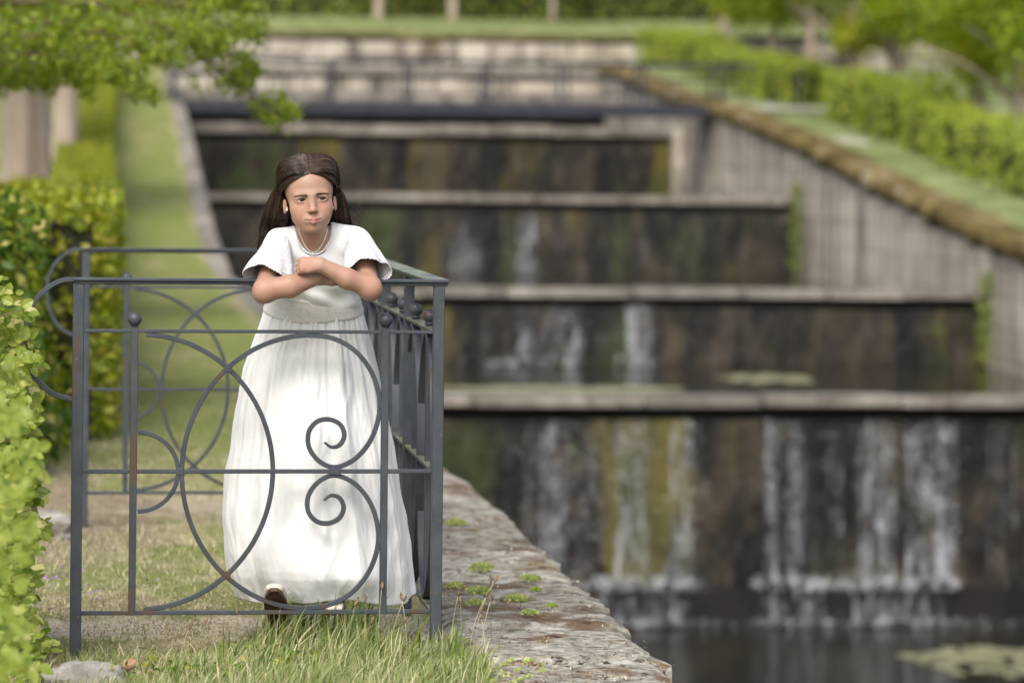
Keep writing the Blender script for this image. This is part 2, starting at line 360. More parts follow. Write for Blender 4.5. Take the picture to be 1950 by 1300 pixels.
# ------------------------------------------------------------------ terrain profile
XL, XR = 1.50, 12.80
_by = [0, 42, 48, 55.8, 62.5, 70.4, 78, 87, 99.5, 100.5, 108, 125, 400]
_bz = [0, 0, .33, 1.12, 1.85, 2.58, 3.1, 3.95, 4.4, 5.25, 6.1, 7.2, 10]
def bankz(Y): return np.interp(Y, _by, _bz)
def sheet(name, xs, ys, zf, mat, **kw):
    X, Y = np.meshgrid(xs, ys); Z = zf(X, Y); V = np.stack([X, Y, Z], -1).reshape(-1, 3); n = len(xs); m = len(ys)
    i = np.arange((m - 1) * (n - 1)); r = i // (n - 1); c = i % (n - 1); a = r * n + c
    F = np.stack([a, a + 1, a + n + 1, a + n], 1)
    return add(name, V, F, mat, smooth=True, **kw)
def gz(X, Y):
    P = np.stack([X, Y, X * 0], -1)
    return bankz(Y) + .012 * fnoise(P, 2.2, 3) * np.clip((np.abs(Y) - 0) / 5, 0, 1) - .015
ysA = np.concatenate([np.linspace(-20, 5, 12), np.linspace(5.4, 16, 150), np.linspace(16.5, 99.5, 140)])
sheet('ground', np.concatenate([[-250, -120, -60, -30, -15, -8, -5, -3], np.linspace(-2, .97, 70)]), ysA, gz, M['ground'], kind='structure')
sheet('grass_verge', np.array([.965, 1.1, XL - .18]), np.concatenate([[17.6], ysA[ysA > 18]]), lambda X, Y: gz(X, Y) + .002, M['ground'], kind='structure')
sheet('right_bank', np.concatenate([np.linspace(XR + .45, 22, 24), [26, 32, 45, 80, 150, 260]]), np.concatenate([np.linspace(-20, 40, 16), np.linspace(41, 99.5, 90)]),
      lambda X, Y: bankz(Y) + .02 * fnoise(np.stack([X, Y, X * 0], -1), .9, 5), M['bank'], kind='structure')
sheet('upper_terrace', np.concatenate([[-250, -80], np.linspace(-30, 45, 60), [90, 260]]), np.concatenate([np.linspace(100.42, 125, 20), [160, 250, 420, 800]]),
      lambda X, Y: bankz(Y) + .06 * fnoise(np.stack([X, Y, X * 0], -1), .5, 9), M['bank'], kind='structure')
sheet('canal_bed', np.array([XL - .3, XR + .4]), np.array([-20., 38.6]), lambda X, Y: X * 0 - 4.6, M['bed'], kind='structure')

sheet('path', np.linspace(XR + .5, 21, 24), np.linspace(70.2, 72.9, 10), lambda X, Y: bankz(Y) + .05 + .01 * fnoise(np.stack([X, Y, X * 0], -1), 3, 4), M['gravel'], kind='structure')
sheet('worn_patch', np.linspace(XR + .75, XR + 1.5, 8), np.linspace(62.5, 64.6, 8), lambda X, Y: bankz(Y) + .045 - .06 * (((X - XR - 1.12) / .38) ** 2 + ((Y - 63.5) / 1.0) ** 2) , M['gravel'], kind='structure')
# ------------------------------------------------------------------ canal walls
PROTO = {}
def stone_proto(key, mat, sub=False):
    """a unit block, edges chamfered and a little uneven"""
    if key not in PROTO:
        bv = .008 if 'wet' in mat.name else .02 if 'streaked' in mat.name else .045
        V, F = bbox_bevel((-.5, -.5, -.5), (.5, .5, .5), bv, bv * .6)
        PROTO[key] = mkmesh('stone', V, F, mat, smooth=False)
    return PROTO[key]
def block(name, parent, mat, c, size, rot=None, key=None):
    key = (key or mat.name, random.randrange(4))
    o = bpy.data.objects.new(name, stone_proto(key, mat)); COL.objects.link(o); o.parent = parent
    o.location = Vector(c) - parent.location; o.scale = size
    if rot: o.rotation_euler = rot
    return o
def rough_slab(name, parent, mat, x0, x1, y0, y1, ztop0, ztop1, th, nx=14, ny=22, amp=.012, seed=0, edge=.03):
    xs = np.linspace(x0, x1, nx); ys = np.linspace(y0, y1, ny); X, Y = np.meshgrid(xs, ys)
    t = (Y - y0) / (y1 - y0); Z = ztop0 + (ztop1 - ztop0) * t
    P = np.stack([X, Y * 1.0, X * 0], -1); n1 = fnoise(P * np.array([1, 2.2, 1]), 9, seed, 5)
    Z = Z + amp * n1
    ex = np.minimum(X - x0, x1 - X); ey = np.minimum(Y - y0, y1 - Y)
    Z -= edge * np.exp(-ex / .025) * .8 + edge * np.exp(-ey / .02) * .6
    X = X + (X > x1 - 1e-6) * (.022 * fnoise(P, 6, seed + 5, 3)) ; Y2 = Y
    top = np.stack([X, Y2, Z], -1).reshape(-1, 3); a = []
    F = []
    for j in range(ny - 1):
        for i in range(nx - 1): F.append((j * nx + i, j * nx + i + 1, (j + 1) * nx + i + 1, (j + 1) * nx + i))
    ring = [i for i in range(nx)] + [(j + 1) * nx - 1 for j in range(1, ny)] + [(ny - 1) * nx + i for i in range(nx - 2, -1, -1)] + [j * nx for j in range(ny - 2, 0, -1)]
    V = [v for v in top]; base = len(V)
    for k in ring:
        v = top[k].copy(); v[2] -= th; V.append(v)
    L = len(ring)
    for k in range(L): F.append((ring[k], base + k, base + (k + 1) % L, ring[(k + 1) % L]))
    return add(name, np.array(V), F, mat, parent, smooth=False)

wall_l = empty('canal_wall', (XL, 20, 0), 'long left canal wall topped with lichened granite slabs beside the railing', 'wall')
add('wall_face', *[boxv((XL - .5, -6, -4.7), (XL - .07, 42, -.19)), BOXF], M['pale_wall'], wall_l)
y = 5.0; k = 0
while y < 41.5:
    L = [1.02, .78, 1.25, .9, .66, 1.12, .84][k % 7] * (1 if y < 16 else 1.6)
    rough_slab('coping_slab', wall_l, M['slab'] if y < 17 else M['coping'], .955 if y < 17 else XL - .20, XL - .005 + float(np.interp(y + .4, [8, 9, 10, 12.3, 15, 17], [-.030, -.028, -.015, .010, -.004, 0])), y + .006, min(y + L, 41.9) - .006, .0 + .012 * math.sin(k * 1.7), .004 * math.cos(k), .16,
               nx=26 if y < 16 else 8, ny=int(L * 36) if y < 16 else 8, amp=.0055, seed=k)
    y += L; k += 1
rough_slab('coping_slab', wall_l, M['slab'], .955, XL, 3.0, 4.98, 0, 0, .16, seed=77)
# rising part of the left wall
V = []; F = []; ys = [42, 48, 55.8, 62.5, 70.4, 78, 87, 99.4]
for i, yy in enumerate(ys):
    z = float(bankz(yy)) - .10
    for X in (XL - .5, XL - .05): V += [(X, yy, z), (X, yy, -5)]
for i in range(len(ys) - 1):
    b = i * 4; n = b + 4
    F += [(b, b + 2, n + 2, n), (b + 2, b + 3, n + 3, n + 2), (b, n, n + 1, b + 1)]
F += [(0, 1, 3, 2), (b + 4, b + 6, b + 7, b + 5)]
add('wall_face', V, F, M['pale_wall'], wall_l)
y = 42.0; k = 0
while y < 98:
    L = 1.5 + .35 * math.sin(k * 2.7); z0, z1 = float(bankz(y)), float(bankz(y + L))
    block('coping_slab', wall_l, M['coping'], (XL - .12, y + L / 2, (z0 + z1) / 2 - .06), (.24, L * .985, .13), (math.atan2(z1 - z0, L), 0, 0), key='sl'); y += L; k += 1

# right wall: every stone of its face its own block, mossy coping above
wall_r = empty('canal_wall', (XR, 60, 0), 'right canal retaining wall of pale streaked stone climbing under mossy coping', 'wall')
V = []; F = []; ys = [30, 42, 48, 55.8, 62.5, 70.4, 78, 87, 99.4]
for i, yy in enumerate(ys):
    z = float(bankz(yy)) - .12
    for X in (XR + .1, XR + .5): V += [(X, yy, z), (X, yy, -5)]
F = []
for i in range(len(ys) - 1):
    b = i * 4; n = b + 4
    F += [(b, n, n + 2, b + 2), (b + 1, n + 1, n, b), (b + 2, n + 2, n + 3, b + 3)]
F += [(0, 2, 3, 1), (b + 4, b + 5, b + 7, b + 6)]
add('wall_core', V, F, M['dark_wet'], wall_r)
nb = 0
y = 40.0
while y < 92:
    L = 1.25 + .3 * random.random(); top = float(bankz(y)) - .16; zb = {True: -1.9}.get(y < 49, -.75 if y < 63 else .7 if y < 76 else 2.0)
    z = zb - (zb % .46) - .46 if False else math.floor(zb / .46) * .46
    while z < top - .05:
        h = min(.46, top - z)
        block('stone_block', wall_r, M['pale_wall'], (XR + .12 + random.uniform(-.012, .012), y + L / 2 + random.uniform(-.0, .0), z + h / 2), (.26, L - .012, h - .010)); nb += 1
        z += .46
    y += L
y = 36.0; k = 0
def mossy_block(y0, L):
    z0, z1 = float(bankz(y0)), float(bankz(y0 + L)); n = 12; V = []; F = []; m = 5
    for j in range(m):
        t = j / (m - 1); yy = y0 + .02 + t * (L - .04); zz = z0 + (z1 - z0) * t
        for i in range(n):
            a = 2 * PI * i / n; sx = math.copysign(abs(math.cos(a)) ** .55, math.cos(a)); sz = math.copysign(abs(math.sin(a)) ** .55, math.sin(a))
            w = 1 - .12 * abs(2 * t - 1) ** 3; P = np.array([sx * .36 * w, yy, sz * .16 * w]); q = .035 * fnoise(P[None] * np.array([2, 1, 2]), 3, k, 3)[0]
            V.append((XR + .20 + P[0] * (1 + q * 2), yy, zz + P[2] + q * 1.2 - .02))
    for j in range(m - 1):
        for i in range(n): F.append((j * n + i, j * n + (i + 1) % n, (j + 1) * n + (i + 1) % n, (j + 1) * n + i))
    F += [tuple(range(n))[::-1], tuple((m - 1) * n + i for i in range(n))]
    add('coping_stone', V, F, M['mossy'], wall_r, smooth=True)
while y < 92:
    L = .75 + .5 * random.random(); mossy_block(y, L); y += L; k += 1

# ------------------------------------------------------------------ weirs
def coping_row(parent, X0, X1, Y0, Y1, z0, z1, mat, Ls=1.5, name='coping_stone'):
    x = X0
    while x < X1 - .05:
        L = min(Ls * random.uniform(.75, 1.3), X1 - x)
        if X1 - (x + L) < .4: L = X1 - x
        dz = random.uniform(-.018, .018)
        block(name, parent, mat, (x + L / 2, (Y0 + Y1) / 2 + random.uniform(-.03, .03), (z0 + z1) / 2 + dz), (L - .03, Y1 - Y0, z1 - z0), key='cp'); x += L
def weir(label, Y, ztop, th, zfoot, cdep=.55, ch=.42, cw=1.25, mat=None, ledge=None):
    w = empty('weir', (XL, Y, zfoot), label, 'weir', 'stepped weirs across the canal')
    add('wall_core', boxv((XL - .02, Y + .28, zfoot - 1.2), (XR + .08, Y + cdep + .6, ztop - th - .03)), BOXF, M['dark_wet'], w)
    zt = ztop - th - .16; z = zt
    row = 0
    while z > zfoot - .15:
        h = ch * random.uniform(.9, 1.1); x = XL + .0 - (row % 2) * .0; off = cw * .5 if row % 2 else 0
        x = XL + .005; first = True
        while x < XR - .05:
            L = (cw * random.uniform(.8, 1.25)) * (.5 if first and off else 1); first = False
            L = min(L, XR - x)
            block('stone_block', w, mat or M['wetwall'], (x + L / 2, Y + .16 + random.uniform(-.012, .012), z - h / 2), (L - .002, .30, h - .002)); x += L
        z -= h; row += 1
    coping_row(w, XL + .01, XR - .01, Y - .10, Y + cdep, ztop - th, ztop, M['coping'])
    if ledge: add('foot_ledge', boxv((XL + .02, Y - ledge[0], zfoot - .6), (XR - .02, Y + .0, ledge[1])), BOXF, M['dark_wet'], w)
    return w
w1 = weir('nearest and tallest weir with water streaking down its dark wall', 38.0, -1.23, .11, -3.76, cw=1.5, ch=.5, ledge=(.35, -3.38))
w2 = weir('second weir from the front, low dark wall under a stone sill', 49.0, -.40, .12, -1.53, cw=1.4)
w3 = weir('middle weir beside the girl\'s head, two small falls at its foot', 63.0, .84, .12, -.60, cw=1.4)
w4 = weir('fourth weir just behind the footbridge, olive stained face', 76.3, 2.30, .20, .70, cw=1.4)
w5 = empty('weir', (XL, 88, 2.4), 'topmost weir wall of pale blocks seen through the bridge railing', 'weir', 'stepped weirs across the canal')
add('wall_core', boxv((XL, 88.32, 1.6), (XR + .02, 89.2, 3.92)), BOXF, M['dark_wet'], w5)
coping_row(w5, XL, XR, 87.5, 88.3, 2.98, 3.27, M['pale_wall'], 1.8)
for r_ in range(2):
    x = XL
    while x < XR - .1:
        L = min(random.uniform(.8, 1.5), XR - x); block('stone_block', w5, M['pale_wall'], (x + L / 2, 88.4 + random.uniform(-.03, .03), 3.44 + r_ * .34), (L - .04, .3, .31), key='pw5'); x += L
coping_row(w5, XL, XR, 88.1, 88.8, 3.78, 3.95, M['coping'], 1.4)
# little pier at the right end of the fourth weir
pier = empty('stone_pier', (XR - .1, 75.9, .7), 'pale square stone pier at the right end of the fourth weir', 'pier')
z = .75
while z < 2.0: block('stone_block', pier, M['pale_wall'], (XR - .14, 75.7, z + .15), (.26, .5, .29)); z += .31
# ivy hanging at the corners where the weirs meet the right wall
for (yv, z0, z1, lab) in ((62.6, -.5, 1.1, 'green ivy streak in the corner at the right end of the middle weir'), (48.7, -1.45, -.1, 'green ivy streak in the corner at the right end of the second weir')):
    r = np.random.default_rng(int(yv)); n = 330; P = np.stack([XR - .07 + .05 * r.normal(size=n), yv + .12 * r.normal(size=n), z0 + (z1 - z0) * r.random(n)], 1); V, F = leaves(P, .075, int(yv), np.tile([-.3, -.9, .3], (n, 1)), .6)
    iv = empty('ivy', (XR - .1, yv, z0), lab, 'ivy'); add('foliage', V, F, M['darkhedge'], iv, kind='stuff'); V, F = tube([(XR - .03, yv, z0), (XR - .05, yv, (z0 + z1) / 2), (XR - .02, yv, z1)], .012, 6); add('stem', V, F, M['twig'], iv)
# water
sheet('water', np.array([XL - .06, XR + .1]), np.array([-15., 38.05]), lambda X, Y: X * 0 - 3.76, M['water'], kind='structure')
sheet('water', np.array([XL - .06, XR + .1]), np.array([38.5, 49.05]), lambda X, Y: X * 0 - 1.50, M['water'], kind='structure')
sheet('water', np.array([XL - .06, XR + .1]), np.array([49.5, 63.05]), lambda X, Y: X * 0 - .60, M['water'], kind='structure')
sheet('water', np.array([XL - .06, XR + .1]), np.array([63.5, 76.4]), lambda X, Y: X * 0 + .70, M['water'], kind='structure')
sheet('water', np.array([XL - .06, XR + .1]), np.array([76.8, 88.4]), lambda X, Y: X * 0 + 2.12, M['water'], kind='structure')
# falling water: thin uneven streams with real depth
def streams(spec, Yf, ztop, zbot, name, seed=0, group=None):
    r = np.random.default_rng(seed); mb = MB()
    for (px0, px1, n, wd, zt, zb_) in spec:
        for i in range(int(n * 2.3)):
            px = px0 + (px1 - px0) * r.random(); X = atY(px, 900, Yf)[0]; w = wd * r.uniform(.2, .8); t0 = ztop - zt * r.random() * .5; m = 16; V = []; F = []
            t1 = zbot + (ztop - zbot) * zb_ * r.random()
            for j in range(m):
                t = j / (m - 1); z = t0 + (t1 - t0) * t; ww = w * (.55 + .45 * t) * (1 + .35 * math.sin(j * 1.9 + i)); xx = X + .012 * math.sin(j * .8 + i * 2) + .010 * r.normal() * t
                yy = Yf - .07 - .10 * math.sin(t * 1.4) * r.uniform(.7, 1.3)
                V += [(xx - ww / 2, yy + .02, z), (xx, yy - .02, z), (xx + ww / 2, yy + .02, z)]
            for j in range(m - 1):
                b = j * 3; F += [(b, b + 1, b + 4, b + 3), (b + 1, b + 2, b + 5, b + 4)]
            mb.put(V, F)
    return mb.add(name, M['fall'], kind='structure')
streams([(1030, 1070, 7, .07, .4, .1), (1000, 1130, 10, .05, .8, .5), (1170, 1225, 9, .09, .5, .1), (1275, 1320, 9, .09, .4, .0), (1455, 1475, 5, .08, .1, .0), (1495, 1520, 5, .09, .5, .0),
         (1560, 1600, 3, .05, .3, .7), (1635, 1700, 16, .08, .3, .0), (1725, 1815, 22, .08, .3, .0), (1850, 1945, 5, .04, .3, .3), (960, 1350, 16, .05, .9, .6), (1480, 1560, 7, .05, .3, .6)], 37.98, -1.46, -3.70, 'falling_water', 1)
streams([(1120, 1320, 40, .07, .3, .0), (1450, 1570, 26, .07, .3, .0), (1620, 1800, 44, .07, .3, .0)], 37.64, -3.36, -3.73, 'falling_water', 11)
streams([(980, 1100, 14, .09, .4, .2), (1190, 1235, 9, .12, .3, .0), (870, 1240, 14, .05, .9, .5)], 48.98, -.62, -1.50, 'falling_water', 2)
streams([(855, 915, 9, .10, .9, .0), (975, 1015, 9, .12, .7, .0), (880, 1300, 8, .05, .6, .5)], 62.98, .55, -.58, 'falling_water', 3)
def droplets(spec, Yf, z0, z1, seed, name='droplet_glints'):
    r = np.random.default_rng(seed); P = []
    for (a, b, n) in spec:
        xa, xb = atY(a, 900, Yf)[0], atY(b, 900, Yf)[0]; n = int(n * 2.4); q = r.random(n); P.append(np.stack([xa + (xb - xa) * (r.random(n) + .25 * r.normal(size=n) * .4), Yf - .12 - .1 * r.random(n), z0 + (z1 - z0) * q], 1))
    P = np.concatenate(P); V, F = leaves(P, .019, seed, np.tile([0, -1., .3], (len(P), 1)), .6, .45); return add(name, V, F, M['drop'], kind='structure')
droplets([(1030, 1080, 130), (1170, 1225, 150), (1275, 1320, 150), (1455, 1478, 90), (1493, 1522, 120), (1635, 1700, 240), (1725, 1815, 320), (1120, 1320, 120), (1000, 1130, 150), (1560, 1600, 30)], 37.98, -1.5, -3.3, 1)
droplets([(980, 1100, 150), (1190, 1235, 110)], 48.98, -.62, -1.45, 2); droplets([(855, 915, 80), (975, 1015, 90)], 62.98, .1, -.55, 3)
def foamband(spec, Yf, z, name, seed):
    r = np.random.default_rng(seed); mb = MB()
    for (px0, px1, n, s) in spec:
        for i in range(int(n * 1.6)):
            px = px0 + (px1 - px0) * r.random(); X = atY(px, 900, Yf)[0]; h = .7 * s * r.uniform(.2, 1.0) ** 1.5
            V, F = sphere((0, 0, 0), 1, 7, 4); V = V * np.array([h * 1.3, h * .7, h]) * (1 + .25 * r.normal(size=(len(V), 1))) + np.array([X + r.normal() * .12, Yf + r.uniform(-.5, .05) * .5, z + h * .3 + abs(r.normal()) * s * .9]); mb.put(V, F)
    return mb.add(name, M['foam'], kind='stuff', label='white foam boiling at the foot of the falls', cat='foam')
foamband([(1120, 1320, 330, .06), (1450, 1570, 220, .06), (1620, 1800, 360, .065)], 37.6, -3.34, 'foam', 5)
foamband([(1130, 1330, 160, .05), (1340, 1950, 260, .03), (1450, 1570, 90, .05), (1620, 1800, 160, .05)], 37.5, -3.74, 'foam', 6)
foamband([(930, 980, 50, .05), (1030, 1100, 70, .05), (1190, 1235, 60, .06)], 48.6, -1.48, 'foam', 7)
def algae(name, px0, px1, py0, py1, z, label, seed):
    r = np.random.default_rng(seed); a = atz(px0, py1, z); b = atz(px1, py1, z); c = atz((px0 + px1) / 2, py0, z); mb = MB(); n = 0
    cx = (a[0] + b[0]) / 2; hw = abs(b[0] - a[0]) / 2; cy = (a[1] + c[1]) / 2; hh = abs(c[1] - a[1]) / 2
    while n < 160:
        u, v = r.uniform(-1, 1, 2)
        if u * u + v * v > 1 + .2 * math.sin(5 * math.atan2(v, u)): continue
        s = r.uniform(.04, .10) * hw; k = 9; V = [(cx + u * hw + s * math.cos(2 * PI * i / k) * r.uniform(.8, 1.2), cy + v * hh + s * math.sin(2 * PI * i / k) * r.uniform(.8, 1.2) * 1.6, z + .004 + n * .00006) for i in range(k)]
        V = V + [(x, y_, z_ - .012) for x, y_, z_ in V]
        mb.put(V, [tuple(range(k))] + [(i, i + k, (i + 1) % k + k, (i + 1) % k) for i in range(k)]); n += 1
    return mb.add(name, M['algae'], label=label, cat='algae', kind='stuff')
algae('floating_algae', 1790, 2150, 1228, 1290, -3.76, 'pale green floating algae raft in the lowest pool at right', 3)
algae('floating_algae', 1400, 1570, 713, 728, -1.50, 'thin pale algae patch floating above the nearest weir sill', 4)
algae('floating_algae', 850, 1300, 737, 745, -1.50, 'green scum line along the back of the nearest weir sill', 5)

# ------------------------------------------------------------------ footbridge
br = empty('footbridge', (XL, 72, 2.5), 'dark steel footbridge with railing crossing the canal below the upper walls', 'bridge')
add('beam', boxv((XL - .25, 71.7, 2.47), (XR + .25, 71.86, 2.74)), BOXF, M['bridge_metal'], br)
add('beam', boxv((XL - .25, 73.0, 2.47), (XR + .25, 73.16, 2.70)), BOXF, M['bridge_metal'], br)
n = 24
for i in range(n):
    x0 = XL + (XR - XL) * i / n; block('deck_plank', br, M['granite'], (x0 + (XR - XL) / n / 2, 72.43, 2.72), ((XR - XL) / n - .02, 1.1, .05), key='dk')
for yy in (71.78, 73.08):
    for i in range(9):
        X = 1.9 + i * 1.66 - 1.66 * .35
        add('post', boxv((X - .035, yy - .03, 2.74), (X + .035, yy + .03, 3.56)), BOXF, M['bridge_metal'], br)
    add('top_rail', boxv((XL - .3, yy - .035, 3.56), (XR + .9, yy + .035, 3.62)), BOXF, M['bridge_metal'], br)
    for zz in (2.95, 3.25): add('rail', boxv((XL - .3, yy - .012, zz), (XR + .9, yy + .012, zz + .022)), BOXF, M['bridge_metal'], br)
    for i in range(62):
        X = XL - .2 + i * .2; add('baluster', boxv((X - .006, yy - .006, 2.975), (X + .006, yy + .006, 3.25)), BOXF, M['bridge_metal'], br) if yy < 72 and i % 2 == 0 else None
# terrace wall
tw = empty('terrace_wall', (8, 100, 4.3), 'pale rough stone terrace wall behind the topmost weir', 'wall')
add('wall_core', boxv((-9.9, 100.0, 3.2), (16.2, 100.4, 5.15)), BOXF, M['dark_wet'], tw)
for r_ in range(3):
    x = -10
    while x < 16.3:
        L = random.uniform(.7, 1.6); block('stone_block', tw, M['pale_wall'], (x + L / 2, 99.95 + random.uniform(-.07, .07), 4.12 + r_ * .37), (L - .05, .4, .35), key='tw'); x += L
x = -10
while x < 16.3:
    L = random.uniform(.5, 1.1); block('coping_stone', tw, M['mossy'], (x + L / 2, 100.1, 5.24 + random.uniform(-.03, .03)), (L - .03, .7, .14), key='twc'); x += L
tw2 = empty('stone_wall', (24, 100, 4), 'pale stone wall glimpsed under the trees at upper right', 'wall')
add('wall_core', boxv((18.6, 100.2, 3.6), (30, 100.5, 5.4)), BOXF, M['dark_wet'], tw2)
for r_ in range(3):
    x = 18.5
    while x < 30:
        L = random.uniform(.9, 1.8); block('stone_block', tw2, M['pale_wall'], (x + L / 2, 100.15 + random.uniform(-.05, .05), 4.15 + r_ * .42), (L - .05, .4, .39), key='tw'); x += L

# ------------------------------------------------------------------ foliage
def hedge(name, label, X0, X1, Y0, Y1, h, mat, dens, size, seed, group=None, zf=bankz, lump=.08, inner=.10, cat='hedge', Y_faces=True):
    e = empty(name, ((X0 + X1) / 2, Y0, float(zf(Y0))), label, cat, group)
    r = np.random.default_rng(seed)
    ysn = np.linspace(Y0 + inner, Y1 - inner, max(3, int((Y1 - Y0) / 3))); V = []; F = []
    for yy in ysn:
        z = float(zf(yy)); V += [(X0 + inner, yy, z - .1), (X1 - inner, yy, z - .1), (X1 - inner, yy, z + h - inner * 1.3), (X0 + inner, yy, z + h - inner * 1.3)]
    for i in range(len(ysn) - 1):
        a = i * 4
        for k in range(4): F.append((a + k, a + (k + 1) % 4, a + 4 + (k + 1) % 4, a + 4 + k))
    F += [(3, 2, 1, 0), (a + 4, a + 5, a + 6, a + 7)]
    add('shaded_core', V, F, M['core'], e)  # solid box, its near-black colour stands in for shade inside the foliage
    faces = [('x', X0, (Y1 - Y0) * h), ('x', X1, (Y1 - Y0) * h), ('t', 0, (Y1 - Y0) * (X1 - X0)), ('y', Y0, (X1 - X0) * h), ('y', Y1, (X1 - X0) * h)]
    PP = []; NN = []
    for k, val, area in faces:
        n = int(area * dens * (2.2 if k == 'y' else 1)); a = r.random(n); b = r.random(n); d = np.abs(r.normal(size=n)) * inner * .6
        Y = Y0 + (Y1 - Y0) * a
        if k == 'x': sgn = -1 if val == X0 else 1; P = np.stack([val - sgn * d, Y, zf(Y) + b * h], 1); N = np.tile([sgn, 0, .35], (n, 1))
        elif k == 't': P = np.stack([X0 + (X1 - X0) * b, Y, zf(Y) + h - d], 1); N = np.tile([0, 0, 1.], (n, 1))
        else: sgn = -1 if val == Y0 else 1; P = np.stack([X0 + (X1 - X0) * a, val - sgn * d, zf(val) + b * h], 1); N = np.tile([0, sgn, .35], (n, 1))
        q = fnoise(P, 1.6, seed + 3, 3)
        P = P + N * (lump * q)[:, None]
        keep = (fnoise(P, 3.2, seed + 9, 2) > -.62) | (r.random(n) < .55)
        PP.append(P[keep]); NN.append(N[keep])
    P = np.concatenate(PP); N = np.concatenate(NN)
    V, F = leaves(P, size, seed, N, .9)
    add('foliage', V, F, mat, e, kind='stuff')
    return e
hedge('hedge', 'long clipped yellow-green hedge running up the left side of the path', -.75, .02, 16.3, 60, 1.15, M['hedge'], 480, .060, 11, lump=.07)
hedge('hedge', 'far end of the left hedge beside the upper steps', -.8, .05, 60, 96, 1.1, M['hedge'], 150, .10, 12)
hedge('shrub', 'dark shrub with large yellow tips behind the far railing loop', -1.7, -.28, 14.1, 16.2, 1.12, M['shrub'], 900, .062, 13, lump=.20, inner=.20, cat='shrub')
yy = 44.4; names = ['rightmost clipped bush, cut by the picture edge', 'clipped bush second from the right edge of the picture', 'clipped bush third from the right edge, under the pale trunks', 'clipped bush fourth from the right edge', 'clipped bush fifth from the right edge', 'clipped bush sixth from the right edge', 'clipped bush at the gap where the path crosses, this side of it', 'clipped bush at the far side of the path gap', 'second clipped bush beyond the path gap', 'third clipped bush beyond the path gap', 'fourth clipped bush beyond the path gap', 'farthest clipped bush, bright yellow-green at the top of the slope', 'clipped bush just outside the right edge']
bl = [(44.5, 46.9, 12), (47.2, 49.8, 0), (50.1, 52.8, 1), (53.1, 55.9, 2), (56.2, 59.2, 3), (59.5, 62.5, 4), (62.8, 65.8, 5), (66.1, 68.9, 6), (71.8, 75.4, 7), (75.6, 79.4, 8), (79.6, 83.6, 9), (83.8, 88.2, 10), (88.4, 93.2, 11)]
for (ya, yb, k_) in bl:
    hedge('clipped_bush', names[k_], 14.45 + random.uniform(-.1, .1), 15.5, ya + .42, yb - .42, (1.05 if ya < 70 else .92) * random.uniform(.93, 1.07), M['hedge_r'], 165, .10, 200 + k_, 'clipped bushes along the right bank', lump=.17, inner=.16, cat='bush')
hedge('hedge', 'tall dark hedge on the upper terrace across the top of the picture', -22, 46, 109, 111, 3.8, M['darkhedge'], 45, .20, 16, lump=.25, inner=.3)

def crown_points(c, rad, n, r, sub=9):
    """clumps inside an uneven crown volume"""
    cs = r.normal(size=(sub, 3)); cs /= np.linalg.norm(cs, axis=1)[:, None]; cs *= (r.random(sub) ** .5)[:, None] * .72
    out = []
    per = n // sub
    for q in cs:
        d = r.normal(size=(per, 3)); d /= np.linalg.norm(d, axis=1)[:, None]; rr = r.uniform(.28, .46) * (.55 + .45 * r.random(per))
        out.append(q + d * rr[:, None])
    P = np.concatenate(out); P = P * np.array(rad) + np.array(c); return P
def tree(name, label, X, Y, tr, hclear, rad, nleaf, lsize, mat, seed, group=None, zb=None, sub=12, taper=.7):
    r = np.random.default_rng(seed); z = float(bankz(Y)) if zb is None else zb
    e = empty(name, (X, Y, z), label, 'tree', group)
    c = np.array([X + r.uniform(-.2, .2), Y, z + hclear + rad[2] * .85])
    pts = [(X, Y, z - .1), (X + r.uniform(-.04, .04), Y, z + hclear * .6), (X + r.uniform(-.1, .1), Y, z + hclear), tuple(c + [0, 0, rad[2] * .3])]
    tt_ = np.linspace(0, 3, 26); pts = np.stack([np.interp(tt_, range(4), [p_[k] for p_ in pts]) for k in range(3)], 1); V, F = tube(pts, np.interp(tt_, range(4), [tr * 1.25, tr, tr * .85, tr * .25]), 24)
    cc = np.repeat(pts, 24, 0); dv = V - cc; an_ = np.arctan2(dv[:, 1], dv[:, 0]); V = cc + dv * (1 + .16 * np.abs(np.sin(an_ * 4 + V[:, 2] * .8)) + .06 * fnoise(V, 4, seed))[:, None]; add('trunk', V, F, M['bark'], e, smooth=True)
    mb = MB()
    for i in range(7):
        a = 2 * PI * i / 7 + r.random(); q = c + np.array([math.cos(a) * rad[0] * .75, math.sin(a) * rad[1] * .75, r.uniform(-.5, .5) * rad[2]])
        s = np.array([X, Y, z + hclear * r.uniform(.8, 1.3)]); mid = (s + q) / 2 + [0, 0, .15]
        V, F = tube([s, mid, q], [tr * .4, tr * .25, tr * .06], 6); mb.put(V, F)
    mb.add('branch', M['bark'], e, smooth=True)
    P = crown_points(c, rad, nleaf, r, sub); V, F = leaves(P, lsize, seed, np.tile([0, 0, .8], (len(P), 1)), 1)
    add('crown', V, F, mat, e, kind='stuff')
    return e
